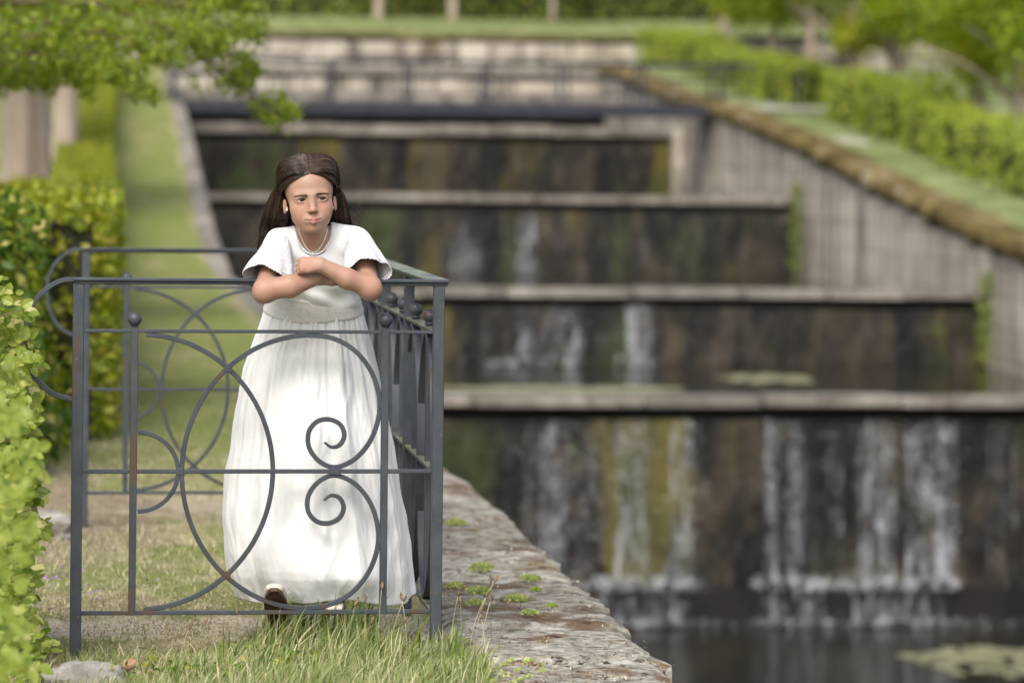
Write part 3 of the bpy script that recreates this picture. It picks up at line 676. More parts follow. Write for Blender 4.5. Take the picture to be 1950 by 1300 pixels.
# right-bank trees
for i, (px, Yt, tr, cz) in enumerate([(1935, 60, .13, 1.25), (1862, 64, .13, 1.25), (1700, 70, .12, 1.2), (1628, 75, .12, 1.2), (1545, 82, .12, 1.15), (1470, 90, .12, 1.2)]):
    X = atY(px, 200, Yt)[0]
    lab = ['bushy tree with pale trunk at the far right edge above the hedge', 'tree with pale slim trunk just left of the rightmost one', 'third right-bank tree from the right, trunk half behind the hedge',
           'fourth right-bank tree from the right, darker shaded trunk', 'right-bank tree standing before the pale stone wall', 'farthest right-bank tree, above the second hedge'][i]
    tree('linden_tree', lab, X, Yt, tr, cz, (2.7, 2.9, 2.0), 9000, .17, M['tree_far'], 40 + i, 'trees on the right bank', sub=16)
for i, (X, Y) in enumerate([(21, 66), (23, 78), (20.5, 92), (17.6, 97), (26, 88), (31, 99)]):
    tree('linden_tree', ['broad tree in the second row behind the right hedge', 'second row tree over the right slope', 'second row tree near the pale wall', 'tree at the corner of the terrace wall', 'back row tree above the right slope', 'distant tree at the upper right corner'][i],
         X, Y, .15, 1.6, (3.2, 3.2, 2.6), 7000, .22, M['tree_far'], 60 + i, 'trees on the right bank', sub=16)
# terrace trees: trunks in front of the upper hedge
for i, px in enumerate((722, 862, 1052)):
    X = atY(px, 20, 107)[0]
    tree('terrace_tree', ['pale trunk before the upper hedge, left one', 'brownish trunk before the upper hedge, middle one', 'thin faint trunk before the upper hedge, right one'][i], X, 107, (.11, .10, .06)[i], 3.4, (2.4, 2, 1.6), 2500, .24, M['tree_far'], 80 + i, 'trees on the upper terrace', sub=9)
# left row trunks behind the hedge
for i, (px, Yt, tr, hc) in enumerate([(46, 29, .19, 2.15), (120, 50, .16, 2.7), (160, 72, .16, 2.6)]):
    X = atY(px, 250, Yt)[0]
    tree('linden_tree', ['thick furrowed trunk behind the left hedge, nearest one', 'second trunk behind the left hedge', 'far tree at the top of the left hedge'][i], X, Yt, tr, hc, (2.0, 2.4, 1.5), 9000, (.09, .12, .15)[i], M['tree'], 90 + i, 'trees behind the left hedge', sub=14)
# low branches reaching in from the left, in front of all that
lt = empty('linden_tree', (-3.1, 19.2, 0), 'tree outside the left edge whose leafy branches hang into the upper left corner', 'tree')
V, F = tube([(-3.1, 19.2, -.1), (-3.05, 19.2, 1.2), (-3.1, 19.3, 3.0), (-2.9, 19.3, 4.5)], [.22, .18, .15, .08], 12); add('trunk', V, F, M['bark'], lt, smooth=True)
r = np.random.default_rng(5); LP = []; 
BR = [[(-300, -60), (60, 10), (330, 5), (430, 45), (508, 66)], [(-300, 40), (100, 60), (300, 90), (400, 120), (460, 170), (520, 215), (545, 222)], [(-300, 90), (60, 110), (230, 120), (290, 180)],
      [(-300, -100), (150, -40), (420, -30), (470, 30)], [(-300, 120), (0, 130), (90, 165)], [(-300, 60), (50, 80), (160, 140), (250, 130)], [(100, 60), (380, 60), (480, 135)], [(-200, 0), (180, 20), (360, 70), (440, 90)],
      [(-100, 150), (20, 155)], [(-200, -60), (250, -60), (520, -60)], [(-250, 30), (30, 45), (210, 60), (330, 130)], [(-250, 100), (40, 140), (170, 150)]]
for bi, pl in enumerate(BR):
    Yb = 18.3 + .6 * math.sin(bi * 2.3); pts = [np.array([-3.05, 19.2, 1.9 + .1 * bi])] + [atY(x, y_, Yb + (.5 if k == 0 else 0)) + r.normal(size=3) * .02 for k, (x, y_) in enumerate(pl)]
    pts = np.array(pts); tt = np.linspace(0, len(pts) - 1, 40); C3 = np.stack([np.interp(tt, np.arange(len(pts)), pts[:, k]) for k in range(3)], 1)
    C3[1:-1] = (C3[:-2] + C3[1:-1] + C3[2:]) / 3
    V, F = tube(C3, np.linspace(.022, .003, 40), 6); add('branch', V, F, M['twig'], lt, smooth=True)
    i0 = 6
    for j in range(i0, 40):
        tcl = (j - i0) / (39 - i0); n = int(50 * (1 - .5 * tcl)); sp = .115 * (1 - .60 * tcl)
        sub = C3[j] + r.normal(size=3) * np.array([.6, 1.6, .6]) * sp
        LP.append(sub + r.normal(size=(n, 3)) * np.array([.6, 1.3, .45]) * sp)
P = np.concatenate(LP); V, F = leaves(P, .042, 8, np.tile([0, 0, .5], (len(P), 1)), 1.0)
add('crown', V, F, M['tree'], lt, kind='stuff')

# ------------------------------------------------------------------ iron railing
FY, BY = 9.13, 12.50
X0F = float(atY(143, 1246, FY)[0])
fence = empty('railing', (X0F, FY, 0), 'weathered grey wrought iron railing with scrolls and ball finials the girl leans on', 'railing')
def loc(px, py):
    p = atY(px, py, FY); return (p[0] - X0F, p[2])
def beam(path, w, d, frame, name, mat, dp=0.0, closed_ends=True):
    """flat bar following a path in the panel's own plane; frame turns (along, up, across) into a point"""
    P = np.asarray(path, float); n = len(P); T = np.gradient(P, axis=0); T /= np.linalg.norm(T, axis=1)[:, None] + 1e-12
    N = np.stack([-T[:, 1], T[:, 0]], 1); w = np.broadcast_to(np.asarray(w, float), (n,)); c = .22; V = []
    prof = [(-1, -1 + 2 * c), (-1, 1 - 2 * c), (-1 + 2 * c, 1), (1 - 2 * c, 1), (1, 1 - 2 * c), (1, -1 + 2 * c), (1 - 2 * c, -1), (-1 + 2 * c, -1)]
    k8 = .0016
    for i in range(n):
        for (a, b) in prof:
            aa = math.copysign(1, a) * (w[i] / 2 - (k8 if abs(a) < 1 else 0)); bb = math.copysign(1, b) * (d / 2 - (k8 if abs(b) < 1 else 0))
            q = P[i] + N[i] * aa; V.append(frame(q[0], q[1], dp + bb))
    F = [(i * 8 + k, i * 8 + (k + 1) % 8, (i + 1) * 8 + (k + 1) % 8, (i + 1) * 8 + k) for i in range(n - 1) for k in range(8)]
    F += [tuple(range(8))[::-1], tuple((n - 1) * 8 + k for k in range(8))]
    return add(name, V, F, mat, fence, smooth=False)
front = lambda a, z, d: (X0F + a, FY + d, z)
def smoothpath(pts, n=60):
    P = np.array(pts, float); m = len(P); out = []
    Q = np.concatenate([[2 * P[0] - P[1]], P, [2 * P[-1] - P[-2]]])
    for i in range(m - 1):
        for t in np.linspace(0, 1, max(3, n // (m - 1)), endpoint=False):
            a, b, c, d = Q[i], Q[i + 1], Q[i + 2], Q[i + 3]
            out.append(.5 * ((2 * b) + (-a + c) * t + (2 * a - 5 * b + 4 * c - d) * t * t + (-a + 3 * b - 3 * c + d) * t ** 3))
    out.append(P[-1]); return np.array(out)
def arc(cx, cy, rx, ry, a0, a1, n=44):
    """pixel-free: centre and radii in panel coordinates, degrees counter-clockwise from +along"""
    t = np.radians(np.linspace(a0, a1, n)); return np.stack([cx + rx * np.cos(t), cy + ry * np.sin(t)], 1)
# panel design read off the front panel, in metres from its left post
S = 1 / 710.0
WID = float(atY(829, 1236, FY)[0]) - X0F
zl = lambda py: loc(480, py)[1]
ZT, ZM, ZL, ZB = zl(537), zl(631), zl(897), zl(1165)
al = lambda px: (px - 143) * WID / 686.0
def panel(frame, full=True, mats=(M['iron'], M['iron_rust'])):
    a, b = mats
    beam([(al(155), ZM), (al(819), ZM)], .009, .016, frame, 'rail', a)
    beam([(al(155), ZL), (al(819), ZL)], .011, .016, frame, 'rail', a)
    beam([(al(151), ZB), (al(819), ZB)], .011, .016, frame, 'rail', b)
    for k, px in enumerate((249, 727)):
        beam([(al(px), ZB - .006), (al(px), ZM + .012)], .0195, .0195, frame, 'baluster', b if k == 0 else a, 0.0)
        zc = zl(608); c = np.array(frame(al(px), zc, 0)); V, F = sphere(c, .0195, 20, 14)
        add('finial_ball', V, F, a, fence, smooth=True)
        V, F = tube([frame(al(px), ZM + .011, 0), frame(al(px), ZM + .018, 0), frame(al(px), zc - .014, 0)], [.012, .008, .0085], 12); add('finial_neck', V, F, a, fence, smooth=True)
    cy = (ZM + ZB) / 2; ry = (ZM - ZB) / 2 - .009; bw, bd = .0125, .015
    beam(arc(al(262), cy, al(514) - al(262), ry, 88, -88), bw, bd, frame, 'arch_bar', a, .0005)
    beam(arc(al(585), cy, al(585) - al(341), ry, 92, 268), bw, bd, frame, 'arch_bar', b, -.0005)
    rr = al(333) - al(257); beam(arc(al(258), cy, rr, .105, 90, -90), bw * .9, bd, frame, 'small_arch', a)
    # two scrolls, mirrored about the lower rail
    for sgn in (1, -1):
        base = [(575, 637.5), (625, 643), (670, 668), (703, 712), (717.5, 768), (706, 826), (676, 869), (636, 889), (604, 879), (583, 852), (582, 822), (598, 802), (621, 798), (642, 808), (650, 828), (642, 846), (626, 851), (612, 842)]
        pts = [(al(x), (ZL + .0) + sgn * ((zl(y_) - ZL))) for x, y_ in base]
        if sgn < 0: pts[0] = (al(575), ZB + .010)
        P = smoothpath(pts, 110); w = np.full(len(P), bw); w[-14:] = np.linspace(bw, bw * .45, 14)
        beam(P, w, bd, frame, 'scroll', a if sgn > 0 else b, .001)
    # collars where bars are welded together
    for (px, z, s) in ((633, ZL, .030), (430, zl(702), .014), (430, zl(1094), .014), (338, ZL, .016), (565, ZM - .006, .018), (720, zl(770), .010), (720, zl(1028), .010)):
        beam([(al(px) - s / 2, z), (al(px) + s / 2, z)], .020, .019, frame, 'collar', b)
panel(front)
def post(x, y_, z1, w=.030, mat='iron', z0=-.06):
    V, F = bbox_bevel((x - w / 2, y_ - w / 2, z0), (x + w / 2, y_ + w / 2, z1), .002); return add('post', V, F, M[mat], fence)
ZR = zl(531)
post(X0F, FY, ZR - .016); post(X0F + WID, FY, ZR - .016)
def cap_rail(frame, a0, a1, mat='iron', lip=True):
    beam([(a0, ZR - .003), (a1, ZR - .003)], .008, .046, frame, 'top_rail', M[mat])
    beam([(a0 + .004, ZR - .0115), (a1 - .004, ZR - .0115)], .009, .028, frame, 'top_rail_underside', M[mat])
cap_rail(front, al(133), al(848))
# loop curling down on the left of each post
loop_px = [(137, 534), (112, 536), (85, 550), (62, 574), (48, 606), (43, 648), (50, 690), (68, 726), (96, 750), (134, 761)]
LOOP = smoothpath([(al(x), zl(y_)) for x, y_ in loop_px], 60)
beam(LOOP, .0125, .024, front, 'end_loop', M['iron'])
# side run along the canal
SX = X0F + WID
side = lambda a, z, d: (SX + d, FY + a, z)
SL = BY - FY; NS = 4; sec = SL / NS
for i in range(1, NS + 1): post(SX - .006, FY + sec * i, ZR - .016)
beam([(.024, ZR - .0035), (SL + .02, ZR - .0035)], .008, .060, side, 'top_rail', M['iron_moss'])
beam([(.024, ZR - .013), (SL - .02, ZR - .013)], .010, .034, side, 'top_rail_underside', M['iron'])
for z, h in ((ZM, .010), (ZL, .011), (ZB, .011)):
    for i in range(NS): beam([(sec * i + .016, z), (sec * (i + 1) - .016, z)], h, .034, side, 'rail', M['iron_moss'])
for i in range(NS):
    for k in range(2):
        a = sec * i + sec * (k + .62) / 2
        beam([(a, ZB), (a, ZM + .010)], .016, .0195, side, 'baluster', M['iron' if k % 2 else 'iron_rust'])
        V, F = sphere(side(a, zl(608), 0), .0195, 16, 12); add('finial_ball', V, F, M['iron'], fence, smooth=True)
        V, F = tube([side(a, ZM + .009, 0), side(a, ZM + .018, 0), side(a, zl(608) - .014, 0)], [.015, .009, .0085], 12); add('finial_neck', V, F, M['iron'], fence, smooth=True)
        cy = (ZM + ZB) / 2
        beam(arc(a, cy, sec / 2 * .55, (ZM - ZB) / 2 - .008, 90, -90, 30), .010, .026, side, 'arch_bar', M['iron_rust' if k % 2 else 'iron'], .002)
        beam(arc(a, cy, sec / 2 * .55, (ZM - ZB) / 2 - .008, 90, 270, 30), .010, .026, side, 'arch_bar', M['iron'], -.003)
# rear panel, the same design
X0B = float(atY(159, 994, BY)[0])
back = lambda a, z, d: (X0B + a, BY + d, z)
post(X0B, BY, ZR - .016)
panel(back)
cap_rail(back, al(140), al(822))
beam(LOOP, .0125, .024, back, 'end_loop', M['iron'])

# ------------------------------------------------------------------ stones, fallen leaf
def boulder(name, c, s, mat, label, seed, cat='stone'):
    V, F = sphere((0, 0, 0), 1, 40, 26); V = np.sign(V) * np.abs(V) ** .8
    V = V * (1 + .20 * fnoise(V, 1.6, seed, 4) + .05 * fnoise(V, 9, seed + 1, 3))[:, None] * np.array(s)
    o = link(name, mkmesh(name, V, F, mat, True), loc=c, label=label, cat=cat); return o
p = atz(140, 1290, 0); boulder('footing_stone', (p[0] + .035, p[1] + .05, -.01), (.105, .08, .042), M['granite'], 'rough grey footing stone at the foot of the left front post', 3)
p = atz(100, 1020, 0); boulder('stone', (p[0], p[1] + .1, .02), (.085, .10, .055), M['granite'], 'pale blurred stone lying before the left hedge', 5)
boulder('footing_stone', (X0F + WID + .01, FY - .03, -.025), (.08, .07, .045), M['granite'], 'small stone footing under the right front corner post', 8)
n = 11; V = []; F = []
c = atz(252, 1262, .03)
for i in range(n):
    t = i / (n - 1); w = .015 * math.sin(PI * min(1, t * 1.02)) ** .6 * (1 + .25 * math.sin(i * 2.6)) + .001
    for j in range(5):
        u = (j - 2) / 2; V.append((c[0] - .012 + u * w * 1.1 + .01 * t, c[1] - .01 * math.sin(t * 3), .008 + t * .026 + .010 * abs(u) + .004 * math.sin(i * 1.4)))
for i in range(n - 1):
    for j in range(4): F.append((i * 5 + j, i * 5 + j + 1, (i + 1) * 5 + j + 1, (i + 1) * 5 + j))
add('fallen_leaf', V, F, M['deadleaf'], smooth=True, label='curled dry brown leaf standing in the grass near the left post', cat='leaf')

# ------------------------------------------------------------------ grass
def blades(P, L, w, bend, seed, lean=None, seg=4):
    """curved tapering blades, numpy only"""
    r = np.random.default_rng(seed); n = len(P); L = np.asarray(L); a = r.uniform(0, 2 * PI, n)
    side = np.stack([np.cos(a), np.sin(a), np.zeros(n)], 1); b = r.uniform(0, 2 * PI, n); bd = np.stack([np.cos(b), np.sin(b), np.zeros(n)], 1)
    if lean is not None: bd = bd * .7 + np.array(lean)
    bn = bend * r.uniform(.3, 1.3, n); V = []
    for k in range(seg + 1):
        t = k / seg; c = P + np.stack([np.zeros(n), np.zeros(n), L * (t - .18 * bn * t * t)], 1) + bd * (L * bn * t * t * .75)[:, None]
        ww = (w * (1 - t ** 1.6) + .0003)
        V.append(c - side * ww / 2); V.append(c + side * ww / 2)
    V = np.stack(V, 1).reshape(-1, 3); k = np.arange(n)[:, None] * (2 * seg + 2)
    F = np.concatenate([k + np.array([[2 * j, 2 * j + 1, 2 * j + 3, 2 * j + 2]]) for j in range(seg)]); return V, F
r = np.random.default_rng(21)
# short mown turf near the railing, patchy
n = 60000; X = r.uniform(-1.0, .97, n); Y = 7.2 + 12 * r.random(n) ** 1.5
dens = -.1 + fnoise(np.stack([X, Y * .55, X * 0], 1), 2.6, 4, 3) + r.normal(size=n) * .45 - .45 * np.exp(-((Y - 9.75) / .5) ** 2) - .25 * np.exp(-((Y - 13.2) / .9) ** 2)
keep = dens > -.25; X, Y = X[keep], Y[keep]; P = np.stack([X, Y, gz(X, Y) - .002], 1)
V, F = blades(P, r.uniform(.010, .028, len(P)) * (1 + .25 * (Y > 11)), .0030, .9, 3, seg=2)
add('mown_turf', V, F, M['drygrass'], kind='stuff', label='short patchy mown turf with straw and bare soil around the railing', cat='grass')
# long grass at the foot of the railing
PT = []; LT = []
def tuft(px, py, n, rad, L0, L1):
    c = atz(px, py, 0); q = r.normal(size=(n, 2)) * rad; q[:, 1] *= 1.2
    for a, b in q: PT.append((c[0] + a, c[1] + b, -.01)); LT.append(r.uniform(L0, L1) * (1 - .25 * min(1, (a * a) ** .5 / (rad * 2))))
for (px, py, n_, rad, L0, L1) in [(530, 1240, 110, .035, .08, .19), (545, 1225, 45, .018, .13, .20), (620, 1250, 160, .07, .06, .15), (700, 1255, 160, .07, .06, .14), (760, 1262, 120, .06, .05, .12),
                                  (850, 1250, 100, .04, .05, .12), (450, 1265, 120, .06, .04, .10), (390, 1275, 90, .06, .03, .08), (590, 1215, 60, .03, .08, .16), (660, 1225, 70, .03, .08, .17), (640, 1290, 220, .12, .05, .11),
                                  (500, 1300, 200, .10, .04, .10), (780, 1300, 200, .08, .05, .11), (870, 1300, 140, .04, .05, .11), (330, 1300, 90, .09, .025, .06), (910, 1275, 50, .018, .05, .12), (690, 1205, 30, .02, .10, .17),
                                  (535, 1222, 70, .020, .12, .21), (560, 1216, 50, .030, .10, .19), (655, 1228, 60, .028, .12, .20), (740, 1235, 50, .03, .10, .15), (610, 1222, 60, .05, .08, .15), (520, 1225, 60, .016, .14, .21), (545, 1215, 60, .018, .10, .17), (590, 1335, 300, .16, .06, .12), (800, 1340, 240, .1, .06, .12), (420, 1335, 180, .14, .04, .09), (250, 1330, 60, .08, .02, .05)]:
    tuft(px, py, n_, rad, L0, L1)
PT = np.array(PT); PT[:, 0] = np.minimum(PT[:, 0], 1.02)
Q = []; QL = []
for (px, py, n_, rad, L0, L1) in [(528, 1228, 22, .022, .13, .22), (560, 1225, 16, .03, .10, .19), (640, 1232, 16, .035, .12, .22), (690, 1238, 10, .03, .12, .20), (450, 1260, 8, .06, .08, .14), (760, 1250, 10, .05, .08, .14), (870, 1255, 14, .02, .07, .13), (905, 1290, 16, .015, .05, .10)]:
    c = atz(px, py, 0)
    for a, b in r.normal(size=(n_, 2)) * rad: Q.append((c[0] + a, c[1] + b, -.01)); QL.append(r.uniform(L0, L1))
V, F = blades(np.array(Q), QL, .0068, .38, 19, (.45, 0, 0), seg=7)
add('broad_grass_blades', V, F, M['grassblade'], kind='stuff', label='upright broad green blades standing in front of the shoe and lower rail', cat='grass')
V, F = blades(PT, LT, .0040, .85, 9, (.42, 0, 0), seg=6)
add('long_grass', V, F, M['grass'], kind='stuff', label='tall unmown grass growing along the foot of the railing', cat='grass')
# turf filling the very front
n = 16000; X = r.uniform(-.35, .98, n); Y = r.uniform(8.0, 9.12, n); k2 = (fnoise(np.stack([X, Y, X * 0], 1), 5, 12, 2) + (X - .12) * 2.4 + r.normal(size=n) * .4 - (Y > 8.95) * .35) > -.15
X, Y = X[k2], Y[k2]; P = np.stack([X, Y, gz(X, Y) - .004], 1)
V, F = blades(P, r.uniform(.02, .062, len(P)), .0034, 1.1, 31, (.25, 0, 0), seg=4)
add('front_turf', V, F, M['grass'], kind='stuff', label='thick green turf along the bottom edge of the picture', cat='grass')
# seed stalks
mb = MB(); mbh = MB()
for (px, py, L) in [(720, 1245, .17), (742, 1250, .15), (700, 1240, .13), (880, 1235, .12), (895, 1240, .15), (905, 1225, .17), (918, 1235, .13), (935, 1220, .16), (860, 1230, .14), (925, 1250, .10), (775, 1250, .15), (660, 1245, .13), (342, 1270, .10), (455, 1262, .13), (380, 1280, .12), (950, 1240, .12), (690, 1260, .10), (750, 1275, .12)]:
    c = atz(px, py, 0); a = r.uniform(-.2, .55); b = r.uniform(-.2, .2)
    pts = np.array([(c[0] + a * L * t * t * .6, c[1] + b * L * t, t * L) for t in np.linspace(0, 1, 8)])
    V, F = tube(pts, .0009, 5); mb.put(V, F)
    d = pts[-1] - pts[-2]; d /= np.linalg.norm(d)
    V, F = tube([pts[-1] - d * .002, pts[-1] + d * .006, pts[-1] + d * .014, pts[-1] + d * .022], [.0015, .0038, .0042, .001], 8); V = V + r.normal(size=V.shape) * .0008; mbh.put(V, F)
st = empty('seed_stalks', (.6, 9.0, 0), 'thin plantain stalks with brown seed heads rising from the grass by the railing', 'plants', kind='stuff')
mb.add('stalk', M['drygrass'], st, smooth=True); mbh.add('seed_head', M['seed'], st, smooth=True)
# broad little weeds at the front
P = []
for (px, py, n_) in [(560, 1275, 60), (300, 1285, 40), (420, 1290, 50), (480, 1250, 30), (850, 1290, 40)]:
    c = atz(px, py, 0); P.append(np.array([c[0], c[1], .022]) + r.normal(size=(n_, 3)) * [.04, .04, .010])
V, F = leaves(np.concatenate(P), .017, 3, np.tile([0, -.4, .7], (220, 1)), .6, .8); add('broadleaf_weeds', V, F, M['shrub'], kind='stuff', label='small broad-leaved weeds among the front grass', cat='weeds')
# sedum cushions on the coping slabs: each a thing
for k, (px, py, s) in enumerate([(868, 993, .030), (918, 1079, .034), (865, 1112, .022), (912, 1123, .032), (905, 1145, .022), (985, 1138, .030), (1010, 1166, .026), (1010, 1098, .026), (1050, 1149, .014), (1020, 1118, .014)]):
    c = atz(px, py, .012); m_ = 420; q = r.normal(size=(m_, 3)); q /= np.linalg.norm(q, axis=1)[:, None]; s *= 1.12; q = q * (r.random((m_, 1)) ** .4) * np.array([s * 1.25, s * 1.5, s * .62]); q[:, 2] = np.abs(q[:, 2])
    V, F = leaves(q, .0095, 50 + k, np.tile([0, 0, .8], (m_, 1)), 1)
    lab = ['green stonecrop cushion on the slab nearest the railing corner, farthest back', 'wide green stonecrop cushion on the coping, upper one', 'small stonecrop cushion close behind the right post', 'rounded stonecrop cushion left of centre on the coping', 'small yellowish stonecrop cushion below the rounded one',
           'stonecrop cushion in the middle of the coping', 'brightest stonecrop cushion low on the coping middle', 'flat yellow-green stonecrop cushion near the water edge', 'tiny stonecrop tuft nearest the canal edge', 'tiny pale stonecrop tuft above the middle cushion'][k]
    link('stonecrop', mkmesh('stonecrop', V, F, M['sedum']), loc=(c[0], c[1], .004), label=lab, cat='stonecrop', group='stonecrop cushions on the coping')
# creeping clover stems at the bottom of the coping
mb = MB(); q = []
for (px, py) in [(960, 1268), (972, 1262), (1000, 1265), (1007, 1260), (1030, 1268), (1032, 1280), (985, 1278), (950, 1285), (965, 1290), (990, 1295), (1010, 1290), (975, 1300), (940, 1300)]:
    c = atz(px, py, .02); V, F = tube([(c[0] - .03, c[1] - .01, .008), (c[0] - .012, c[1], .020), (c[0], c[1], .024)], .0009, 5); mb.put(V, F); q.append(np.array([c[0], c[1], .026]) + r.normal(size=(5, 3)) * [.005, .004, .003])
cl = empty('creeping_clover', (1.05, 8.7, 0), 'creeping clover with tiny round leaves spilling onto the nearest slab', 'plant')
mb.add('stem', M['grass'], cl); V, F = leaves(np.concatenate(q), .0115, 4, np.tile([0, -.5, .6], (65, 1)), .4, .95); add('leaf_cluster', V, F, M['sedum'], cl, kind='stuff')
# purple flowers at the left
P = []
for (px, py, n_) in [(110, 1095, 26), (75, 1100, 22), (70, 1160, 12), (165, 1120, 14), (140, 1085, 12), (280, 1110, 5)]:
    c = atz(px, py, .03); P.append(c + r.normal(size=(n_, 3)) * [.03, .10, .006])
P = np.concatenate(P); V, F = leaves(P, .009, 6, aspect=.9); add('purple_flowers', V, F, M['petal'], kind='stuff', label='scattered tiny purple flowers in the turf at left', cat='flowers')

# ------------------------------------------------------------------ foreground beech hedge at the left edge
be = empty('beech_hedge', (-.55, 8.6, 0), 'young beech hedge with pleated pale green leaves, closest to the camera at the left edge', 'hedge')
def leafproto(seed):
    r = np.random.default_rng(seed); n = 9; V = []; F = []
    for i in range(n):
        t = i / (n - 1); w = .34 * math.sin(PI * t ** .85) ** .75 * (1 + .10 * (i % 2)) + .004
        for j in range(5):
            u = (j - 2) / 2; V.append(((t - .0), u * w, .10 * abs(u) - .18 * t * t + (.030 if i % 2 else -.012) * abs(u) + .03 * math.sin(t * 5 + seed)))
    for i in range(n - 1):
        for j in range(4): F.append((i * 5 + j, i * 5 + j + 1, (i + 1) * 5 + j + 1, (i + 1) * 5 + j))
    return np.array(V), F
protos = [leafproto(i) for i in range(5)]; pm = [mkmesh('beech_leaf', v, f, M['beech'], False) for v, f in protos]
r = np.random.default_rng(33); spots = []
def outline(py):  # right-hand edge of the hedge in the photo
    return np.interp(py, [535, 560, 590, 620, 660, 700, 760, 800, 850, 900, 960, 1000, 1060, 1120, 1180, 1230, 1300], [8, 30, 60, 62, 78, 74, 72, 82, 86, 92, 84, 90, 80, 74, 66, 94, 92])
sprigs = []
for i in range(600):
    py = r.uniform(545, 1310); Yl = r.choice([r.uniform(8.9, 9.4), r.uniform(8.2, 8.9), r.uniform(6.2, 8.0)], p=[.62, .22, .16]) if py > 700 else r.uniform(8.7, 9.5)
    ex = outline(py); px = ex - 12 - abs(r.normal()) * 42 - (r.random() * 40) - max(0, (8.9 - Yl)) * (9 + 4 * math.sin(py * .02))
    sprigs.append((px, py, Yl))
for (px, py, Yl) in sprigs:
    c = atY(px, py, Yl); d = np.array([r.uniform(.2, 1), r.uniform(-.8, .3), r.uniform(-.5, .7)]); d /= np.linalg.norm(d)
    for k in range(4):
        q = c + d * (k - 1.5) * .020; ld = d + r.normal(size=3) * .5 + np.array([0, 0, .25 * (-1) ** k]); ld /= np.linalg.norm(ld)
        spots.append((q, ld, r.uniform(.018, .042)))
spots.append((atY(46, 592, 9.0), np.array([.9, -.2, -.12]), .040)); spots.append((atY(60, 905, 9.0), np.array([.9, -.1, .1]), .036))
def leafmatx(q, ld, s):
    x = ld / np.linalg.norm(ld); zz = np.array([r.normal() * .35, -.75 + r.normal() * .35, .6 + r.normal() * .35]); zz -= x * (zz @ x); zz /= np.linalg.norm(zz); yy = np.cross(zz, x)
    m = Matrix(((x[0] * s, yy[0] * s, zz[0] * s, q[0]), (x[1] * s, yy[1] * s, zz[1] * s, q[1]), (x[2] * s, yy[2] * s, zz[2] * s, q[2]), (0, 0, 0, 1))); return m
order = sorted(range(len(spots)), key=lambda i: -spots[i][2] / spots[i][0][1] - (.002 if spots[i][0][1] < 9.3 else 0))
big = set(order[:300]); mb = MB()
for i, (q, ld, s) in enumerate(spots):
    m = leafmatx(q, ld, s); pi = int(r.integers(5))
    if i in big:
        o = bpy.data.objects.new('leaf', pm[pi]); COL.objects.link(o); o.parent = be; o.matrix_local = Matrix.Translation(-Vector(be.location)) @ m
    else:
        A = np.array(m); v, f = protos[pi]; mb.put(v @ A[:3, :3].T + A[:3, 3], f)
mb.add('foliage', M['beech'], be, kind='stuff')
mb = MB()
for i in range(26):
    py = 560 + i * 29; Yl = 8.3 + 1.0 * r.random(); a = atY(outline(py) - 160, py + 60, Yl + .1); b = atY(outline(py) - 14, py, Yl); V, F = tube([a, (a + b) / 2 + [0, 0, .01], b], [.004, .0025, .001], 5); mb.put(V, F)
mb.add('twig', M['twig'], be, smooth=True, kind='stuff')
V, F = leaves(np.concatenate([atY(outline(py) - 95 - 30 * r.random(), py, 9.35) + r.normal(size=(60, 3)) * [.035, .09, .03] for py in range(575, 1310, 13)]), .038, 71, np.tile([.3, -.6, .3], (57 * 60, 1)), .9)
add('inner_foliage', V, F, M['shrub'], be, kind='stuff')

r = np.random.default_rng(91); P = []
n = 5200; X = r.uniform(.97, 1.47, n); Y = 8.2 + 5.5 * r.random(n) ** 1.6; k2 = fnoise(np.stack([X, Y, X * 0], 1), 6, 15, 3) + r.normal(size=n) * .35 > .15; X, Y = X[k2], Y[k2]
V, F = leaves(np.stack([X, Y, X * 0 + .010], 1), .011, 92, np.tile([0, 0, 1.], (len(X), 1)), .5, .35); add('litter', V, F, M['litter'], kind='stuff', label='crumbs of bark, straw and lichen strewn on the coping slabs', cat='litter')
n = 9000; X = r.uniform(-.3, 1.05, n); Y = 8.6 + 1.9 * r.random(n); V, F = leaves(np.stack([X, Y, gz(X, Y) + .006], 1), .010, 93, np.tile([0, 0, 1.], (n, 1)), .6, .3); add('soil_litter', V, F, M['litter'], kind='stuff', label='dry straw bits and crumbs on the bare soil under the railing', cat='litter')

# ------------------------------------------------------------------ the girl
GO = np.array([0.60, FY, 0.0])                       # base of the figure, under her on the ground
def G(px, py, ly=0.0): return atY(px, py, FY + ly) - GO
person = empty('person', tuple(GO), 'girl with long dark hair in a white short-sleeved dress leaning folded arms on the railing', 'person')
# head frame
HC = G(589.5, 379, .040)
def _n(v): v = np.array(v, float); return v / np.linalg.norm(v)
tilt, yaw_, pitch = math.radians(4.6), math.radians(1.5), math.radians(0)
EU = _n((-math.sin(tilt), -math.sin(pitch), math.cos(tilt)))
EF = np.array((math.sin(yaw_), -math.cos(yaw_), -math.sin(pitch))); EF = _n(EF - EU * (EF @ EU)); EX = np.cross(EU, EF) * 1.0
if EX[0] < 0: EX = -EX
def H(u, v, w): return HC + EX * u + EF * v + EU * w
